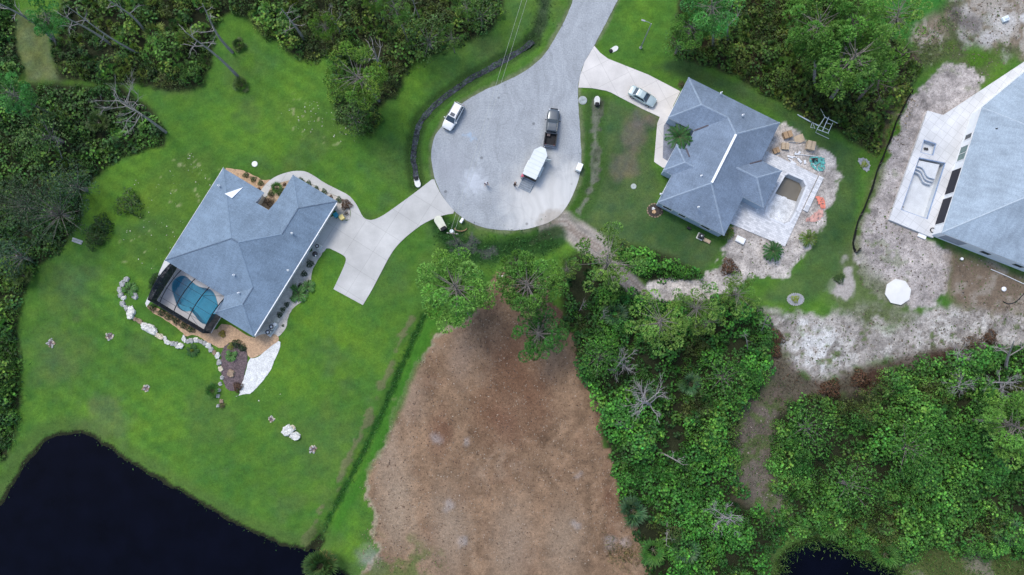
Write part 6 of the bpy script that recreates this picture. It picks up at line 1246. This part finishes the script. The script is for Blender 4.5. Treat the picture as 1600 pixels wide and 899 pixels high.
DP = [dead_proto(1, nb=14, spread=4.0, wide=True), dead_proto(2, nb=6, spread=1.6), dead_proto(3, nb=7, spread=2.2, start=.6), dead_proto(4, H=5, nb=16, spread=2.8, start=.25, wide=True, twigs=4), dead_proto(5, H=8, nb=7, spread=2.4, start=.4), dead_proto(6, nb=16, spread=3.2, start=.3, wide=True)]
DH = [14,14,14,5,8,14]
def dead(label, base, top, h, k, m=DEAD, s=1.0):
    b = G(*base); c = G(top[0], top[1], h); t = thing('dead_tree', label, 'dead tree', b); d = (c-b); tilt_to(t, b, c); f = d.length/DH[k]; w = max(f, .8)*s; t.scale = (w, w, f); link('trunk', DP[k], m, t); return t
dead('grey dead tree with a wide tangle of branches leaning over the left thicket',(258,209),(176,146),15,0)
dead('tall bare grey trunk at the inner lawn corner near the top left',(364,79),(312,8),14.5,1); dead('bare grey trunk rising from the lone palmetto at the upper left lawn',(371,119),(290,48),15,2)
dead('bare grey trunk cut by the top edge left of the lawn corner',(229,54),(165,-8),14,1); dead('slanting dead trunk with side branches in the upper left thicket',(174,70),(96,22),13,2); dead('thin long dead trunk beside the slanting one in the upper left thicket',(214,82),(104,12),15,1,DEADB,.7); dead('thick bare trunk crossing the upper left corner',(84,67),(-10,-6),16,1,DEAD,1.2)
dead('broken grey snag in the top thicket above the lawn bay',(473,62),(442,14),8,4); dead('thin dead snag in the middle of the top thicket',(534,52),(512,14),9,4,DEAD,.7); dead('branchy grey snag above the yellowish pine',(601,114),(580,70),9,4,DEAD,1.0); dead('dark thin trunk at the top edge right of the tall thin pine',(655,30),(641,-14),10,1,DEADB,.7)
dead('silvery dead bush with radiating branches right of the dirt lot',(967,566),(975,562),4.5,3,mat('silver_wood',(.27,.255,.25),.9,.15),1.0); dead('grey branchy dead tree lying over the thicket right of the dirt lot',(1016,641),(998,622),5,3,mat('silver_wood',(.27,.255,.25),.9,.15),1.1); dead('short grey snag at the right edge of the dirt lot',(990,681),(966,660),5,4,DEAD,.8); dead('forked grey snag in the middle of the bright thicket',(1032,708),(1068,726),6,4,DEAD,.8); dead('pale snag near the lower end of the bright thicket',(1043,818),(1041,852),5,4,DEAD,.7); dead('tangled grey dead branches at the lower right of the bright thicket',(1128,806),(1140,812),4.5,3,DEAD,1.1)
dead('tall brown-grey dead pine with many twigs at the top right thicket edge',(1341,159),(1416,78),15,5,DEADB,1.0); dead('leaning grey snag at the right edge above the vivid thicket',(1574,578),(1582,532),7,4,DEAD,1.1); dead('twiggy grey dead bush in the upper part of the vivid thicket',(1492,600),(1500,604),4,3,DEAD,.9); dead('grey dead branches at the right edge in the vivid thicket',(1560,596),(1580,600),5,3,DEADB,.9); dead('pinkish dead brush at the upper rim of the vivid thicket',(1494,552),(1500,553),2.5,3,mat('pink_dead_wood',(.24,.17,.17),.9,.2),.9)
dead('thin pale curved trunk at the right end of the bright thicket',(1168,548),(1164,520),6,2,DEAD,.5); dead('pale bent trunk beside the sand at the right of the bright thicket',(1188,520),(1196,500),6,2,DEAD,.5); dead('thin pale snag at the upper left of the bright thicket',(905,486),(912,470),5,4,DEAD,.5); dead('forked pale snag in the upper bright thicket',(942,500),(944,484),5,4,DEAD,.6); dead('small grey snag in the left dark thicket',(98,250),(86,212),8,2,DEAD,.5); dead('second bare trunk beside the two-trunked pine at the top right',(1139,61),(1137,16),11,4,DEAD,.8)
# ---------------- broad dark trees and rounded shrubs
def tree_mesh(R_, H_, col, n, leaf=(.2,.36), seed=3):
    global rng
    rng = np.random.default_rng(seed); LV = Leaves(); T = MB(); T.tube([(0,0,-.2),(.1,.1,H_*.35),(0,.2,H_*.6)],[.3,.22,.12],7)
    k = int(R_*R_*1.3)+6
    for i in range(k):
        a = i*2.4; rr_ = R_*math.sqrt((i+.5)/k); c = Vector((math.cos(a)*rr_, math.sin(a)*rr_, H_*(.55+.35*math.sqrt(max(0,1-(rr_/R_)**2)))+rng.uniform(-.5,.4)))
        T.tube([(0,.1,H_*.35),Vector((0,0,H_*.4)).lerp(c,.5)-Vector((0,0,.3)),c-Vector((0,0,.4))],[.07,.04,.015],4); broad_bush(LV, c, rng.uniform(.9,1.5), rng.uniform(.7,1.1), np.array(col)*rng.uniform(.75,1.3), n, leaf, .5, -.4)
    return T.mesh('trunk'), LV.mesh('crown')
def broad(label, px, py, h, meshes, s=1.0, name='oak_tree', z=None):
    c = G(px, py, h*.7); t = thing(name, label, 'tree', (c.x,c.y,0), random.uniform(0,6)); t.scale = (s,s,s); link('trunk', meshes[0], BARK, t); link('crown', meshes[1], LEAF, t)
oak = tree_mesh(5.2, 8.5, (.026,.046,.024), 60, (.16,.30), 9); oak2 = tree_mesh(3.4, 6.5, (.030,.058,.040), 60, (.16,.30), 10); oak3 = tree_mesh(2.6, 5, (.05,.085,.025), 50, (.2,.34), 12); oak4 = tree_mesh(3.0, 6, (.045,.11,.02), 50, (.22,.4), 13)
broad('big dark evergreen tree at the left edge above the lower lawn', 78,330,8,oak); broad('dark blue-green tree at the top of the left dark tree group', 108,288,6.5,oak2,1.0); broad('bluish tree at the left edge below the big dark evergreen', 18,400,6.5,oak2,.95); broad('dark tree at the left edge beside the big evergreen', 22,318,7,oak,.75)
broad('olive tree in the middle of the top thicket', 668,58,6,oak3,1.25,'broadleaf_tree'); broad('mid green bushy tree right in the top thicket', 752,20,5,oak3,1.1,'broadleaf_tree'); broad('bright leafy tree at the lower left rim of the top right thicket', 1062,72,4,oak4,.75,'broadleaf_tree'); broad('leafy tree under the pine at the lawn edge above the left house', 553,185,4,oak3,1.0,'broadleaf_tree'); broad('bright broadleaf tree at the upper left of the vivid thicket', 1262,668,5,oak4,1.2,'broadleaf_tree'); broad('bright broadleaf tree in the middle of the vivid thicket', 1420,700,5,oak4,1.3,'broadleaf_tree'); broad('broadleaf tree at the lower middle of the vivid thicket', 1330,760,5,oak4,1.2,'broadleaf_tree'); broad('bright broadleaf tree in the upper bright thicket right of the dirt lot', 935,560,4,oak4,1.0,'broadleaf_tree'); broad('broadleaf tree at the middle right of the bright thicket', 1130,590,4.5,oak4,1.15,'broadleaf_tree'); broad('olive tree in the left dark thicket', 70,210,6,oak3,1.4,'broadleaf_tree')
def shrub_protos():
    global rng
    out = {}; rng = np.random.default_rng(5)
    for nm, col, leaf, dens in (('ball', (.034,.062,.018), (.10,.18), 900), ('dark', (.018,.042,.014), (.10,.2), 800), ('red', (.085,.040,.026), (.12,.24), 600), ('lime', (.22,.24,.02), (.1,.2), 700), ('yellow', (.24,.18,.02), (.12,.22), 600), ('big', (.042,.074,.022), (.10,.2), 520), ('brown', (.10,.06,.045), (.1,.2), 500)):
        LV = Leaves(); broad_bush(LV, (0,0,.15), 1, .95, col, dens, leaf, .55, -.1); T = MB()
        for i in range(6): a = i*1.05; T.tube([(0,0,-.1),(.35*math.cos(a),.35*math.sin(a),.5),(.6*math.cos(a),.6*math.sin(a),.8)],[.05,.03,.01],4)
        out[nm] = (T.mesh('stem'), LV.mesh('foliage'))
    for nm, col, nf, L in (('fern', (.05,.115,.025), 16, .75), ('palmetto', (.062,.092,.028), 22, .55), ('bluepalm', (.060,.105,.052), 24, .62), ('cabbage', (.050,.095,.030), 46, .7), ('yellowfan', (.10,.14,.03), 16, .6)):
        LV = Leaves(); fans(LV, (0,0,.1), .85, .85, col, nf, 13, L); T = MB()
        for i in range(nf//2): a = i*2.4; T.tube([(0,0,-.05),(.4*math.cos(a),.4*math.sin(a),.5)],[.04,.02],4)
        if nm == 'cabbage':
            for i in range(5): fans(LV, (0,0,.1), .95, .7, np.array([.13,.11,.05]), 3, 11, .5)
        out[nm] = (T.mesh('stem'), LV.mesh('foliage'))
    # feather palm
    for nm, col, nf in (('palm', (.024,.072,.018), 17), ('ypalm', (.085,.125,.022), 13), ('frond', (.055,.125,.032), 24)):
        LV = Leaves(); T = MB()
        for i in range(nf):
            a = i*2.4+rng.uniform(-.2,.2); e0 = rng.uniform(.15,1.2); pts = []; p = np.zeros(3)
            for j in range(9): el = e0-j*.19; d = np.array([math.cos(a)*math.cos(el), math.sin(a)*math.cos(el), math.sin(el)]); pts.append(p.copy()); p = p+d*.135
            T.tube(pts, [.022-.002*j for j in range(9)], 3); P = []; D = []; side = np.array([-math.sin(a), math.cos(a), 0])
            for j in range(1, 9):
                for k in (0,.5):
                    q = pts[j-1]*(1-k)+pts[j]*k; tn = unit((pts[j]-pts[j-1])[None])[0]
                    for s in (-1,1): P.append(q); D.append(unit((side*s+tn*.75+np.array([0,0,-.18]))[None])[0])
            P = np.array(P); D = np.array(D); n = len(P); LV.add(P, D, unit(np.tile([0,0,1.], (n,1))+D*.1), rnd(n,.26,.40), np.full(n,.06), vary(col, n, .2)*rng.uniform(.8,1.25), .04)
        out[nm] = (T.mesh('stem'), LV.mesh('foliage'))
    return out
SH = shrub_protos(); rng = np.random.default_rng(99)
def shrub(label, px, py, r, k, name='shrub', h=None, zb=0.0, cat='shrub', group=None, trunk=0.0):
    z = zb+trunk; p = G(px, py, z+r*.4); t = thing(name, label, cat, (p.x,p.y,zb), random.uniform(0,6.28), group); hh = (h or r*.9)
    a, b = link('stem', SH[k][0], STEM, t), link('foliage', SH[k][1], LEAFO, t)
    for o in (a, b): o.scale = (r, r, hh); o.location.z = trunk
    if trunk: MB().tube([(0,0,-.1),(.05,.03,trunk*.5),(0,0,trunk+.1)],[.14,.12,.1],8).build('trunk', BARK, t)
HG = [(238,480.5),(252,488.5),(264,494.5),(275.5,501),(287,508),(298.5,514)]
for i, (x, y) in enumerate(HG): shrub(f'clipped round shrub, {ORD[i]} from the left along the pool cage', x, y, .62, 'dark', 'clipped_shrub', .7, group='clipped shrubs along the pool cage')
for i, (x, y) in enumerate([(384,273.5),(395.5,280),(407,286),(402,297.5)]): shrub(f'round brown-green shrub, {ORD[i]} from the upper left in the peach front bed', x, y, .48, 'red' if i == 3 else 'ball', 'round_shrub', group='round shrubs of the peach bed')
for i, (x, y, r, k) in enumerate([(470,282.5,.5,'ball'),(481.5,287,.5,'ball'),(494,294.5,.4,'ball'),(506,300,.5,'ball'),(517,307.5,.3,'red'),(529,312.5,.5,'ball')]): shrub(f'small shrub, {ORD[i]} from the left between the garage wing and the curved walk', x, y, r, k, 'round_shrub', group='shrubs along the garage wing')
for a in [('brown-red bushy shrub at the end of the curved walk',540.5,320,.85,'red'),('small grey-brown shrub below the brown-red one by the bins',541,333.5,.35,'brown'),('bright broad-leaved plant at the entry of the left house',432,294,.9,'fern'),('dark round shrub left of the entry plant',423.5,302.5,.5,'dark'),('leafy shrub at the wall of the entry court',439,301,.8,'big'),('small red shrub above the entry court',444.5,288.5,.3,'red'),('brown shrub inside the entry court',421,315,.8,'brown'),('dark shrub at the top of the side bed of the left house',484,412.5,.6,'dark'),('second dark shrub down the side bed of the left house',475,428,.5,'dark'),('third dark shrub down the side bed, above the big frond plant',469,446,.35,'dark'),
          ('small shrub below the big frond plant in the side bed',448,476,.4,'dark'),('green shrub between two dark ones low in the side bed',442,484,.42,'ball'),('lowest dark shrub of the side bed above the air conditioners',437,492,.45,'dark'),('tiny dark plant on the white gravel near the air conditioners',442,509,.22,'dark'),('long dark shrub against the left side of the pool cage',243,437,.95,'dark'),('second dark shrub against the left side of the pool cage',239,446,.7,'dark'),('lime yellow ball shrub in the purple mulch bed',360,542,.5,'lime'),('dark green shrub at the top of the purple mulch bed',369,537,.7,'dark'),('dark shrub at the right of the purple mulch bed',379,544,.6,'dark'),('reddish-brown shrub at the foot of the purple mulch bed',371.5,605,.75,'red'),('yellow shrub at the corner of the pool cage',347,522,.55,'yellow'),('brown shrub at the lower end of the rocks by the mulch bed',347,634,.5,'brown')]: shrub(a[0], a[1], a[2], a[3], a[4])
shrub('light green frond plant in the side bed of the left house',465,458,1.55,'frond','frond_plant',1.3); shrub('smaller yellow-green frond plant beside the big one in the side bed',481,448,1.1,'frond','frond_plant',1.0); shrub('bright green fern inside the upper bend of the curved rock border',201,452,1.2,'frond','fern'); shrub('green fern in the middle of the purple mulch bed',361,556,1.0,'frond','fern'); shrub('grey-green fern left of the white shell area',331,611,1.1,'fern','fern'); shrub('small palm with a yellow heart below the boulder border',300,548,1.05,'palm','small_palm'); shrub('lime bud at the heart of the small palm below the boulder border',300,547.5,.22,'lime','lime_tuft',.5,.3)
shrub('lone palmetto at the foot of the tall bare trunk on the upper left lawn',373,69,1.2,'palmetto','palmetto'); shrub('lone palmetto below the second bare trunk on the upper left lawn',376,132,1.35,'palmetto','palmetto'); shrub('round isolated bush on the upper left lawn',200,317,2.15,'big','bush',1.7); shrub('dark bush beside the big dark evergreen on the left lawn',158,352,1.6,'dark','bush',1.6); shrub('low dark bush next to the weathered board',148,372,1.7,'ball','bush',1.5)
# palms
shrub('dark green palm in the front court of the dark grey house',1063,212,2.1,'palm','palm_tree',1.8,0,'palm',None,2.6); shrub('dark green young palm below the unfinished pool deck',1210,392,1.6,'palm','palm_tree',1.3,0,'palm',None,.9); shrub('yellow-green young palm on the sand right of the unfinished pool deck',1265,372,1.35,'ypalm','palm_tree',1.2,0,'palm',None,.7); shrub('small yellow-green palm at the lower corner of the dark grey house',1137,364,1.1,'ypalm','palm_tree',1.0,0,'palm',None,.5)
shrub('round cabbage palm standing in the pond corner at the bottom',501,884,2.3,'cabbage','cabbage_palm',2.0,-.6,'palm',None,2.2)
for l, x, y, r, k in [('bluish palmetto at the lower right edge of the dirt lot',988,800,2.3,'bluepalm'),('bluish palmetto near the bottom of the bright thicket',1070,858,2.2,'bluepalm'),('green fan palm at the bottom beside the bluish palmetto',1022,862,2.0,'fern'),('grey-blue fan palm at the lower right edge in the vivid thicket',1572,828,2.6,'bluepalm'),('fan palm at the pond rim in the lower right',1385,868,1.9,'fern'),('fan palm above the small lower right pond',1300,820,1.9,'fern'),('blue-green palmetto in the middle of the bright thicket',1005,615,1.8,'bluepalm'),('blue-green palmetto at the right of the bright thicket',1078,600,1.8,'bluepalm'),('blue-green palmetto in the upper bright thicket',960,490,2.0,'bluepalm'),('dark fan palm at the left edge below the bluish tree',30,430,1.8,'palmetto'),('dark fan palm in the left thicket beside the dead tree',150,190,1.9,'palmetto'),('yellowish palmetto in the top left thicket',290,60,1.9,'yellowfan'),('yellowish palmetto in the middle of the top left thicket',240,50,1.8,'yellowfan')]: shrub(l, x, y, r, k, 'fan_palm', r*.8, .4 if r > 1.9 else .2, 'palm', None, .5)
for l, x, y, r, k in [('yellow-green plant in the triangular stone bed',1351,257,.55,'lime'),('bright yellow plant in the round stone bed on the right lawn',1243,467.5,.6,'lime'),('rusty brown bush at the end of the sandy gap below the dark grey house',1140,418,1.3,'red'),('reddish dead shrub at the sand edge right of the bright thicket',1214,528,1.2,'red'),('second reddish dead shrub at the sand edge right of the bright thicket',1210,548,1.2,'red'),('dark red-brown brush at the upper left rim of the vivid thicket',1300,608,1.5,'red'),('red-brown brush right of the dark one at the rim of the vivid thicket',1345,592,1.4,'red'),('small brown shrub at the corner of the pale driveway by the garage',1065,132,.6,'brown'),('brown shrub on the sand at the upper rim of the vivid thicket',1520,536,1.3,'brown'),('dark reddish brush at the upper right rim of the vivid thicket',1548,528,1.1,'red'),('small green shrub at the sand lot corner',1312,436,.8,'ball')]: shrub(l, x, y, r, k)
build_ground()
print('LEAVES', LEAFCOUNT, 'objects', len(bpy.data.objects))
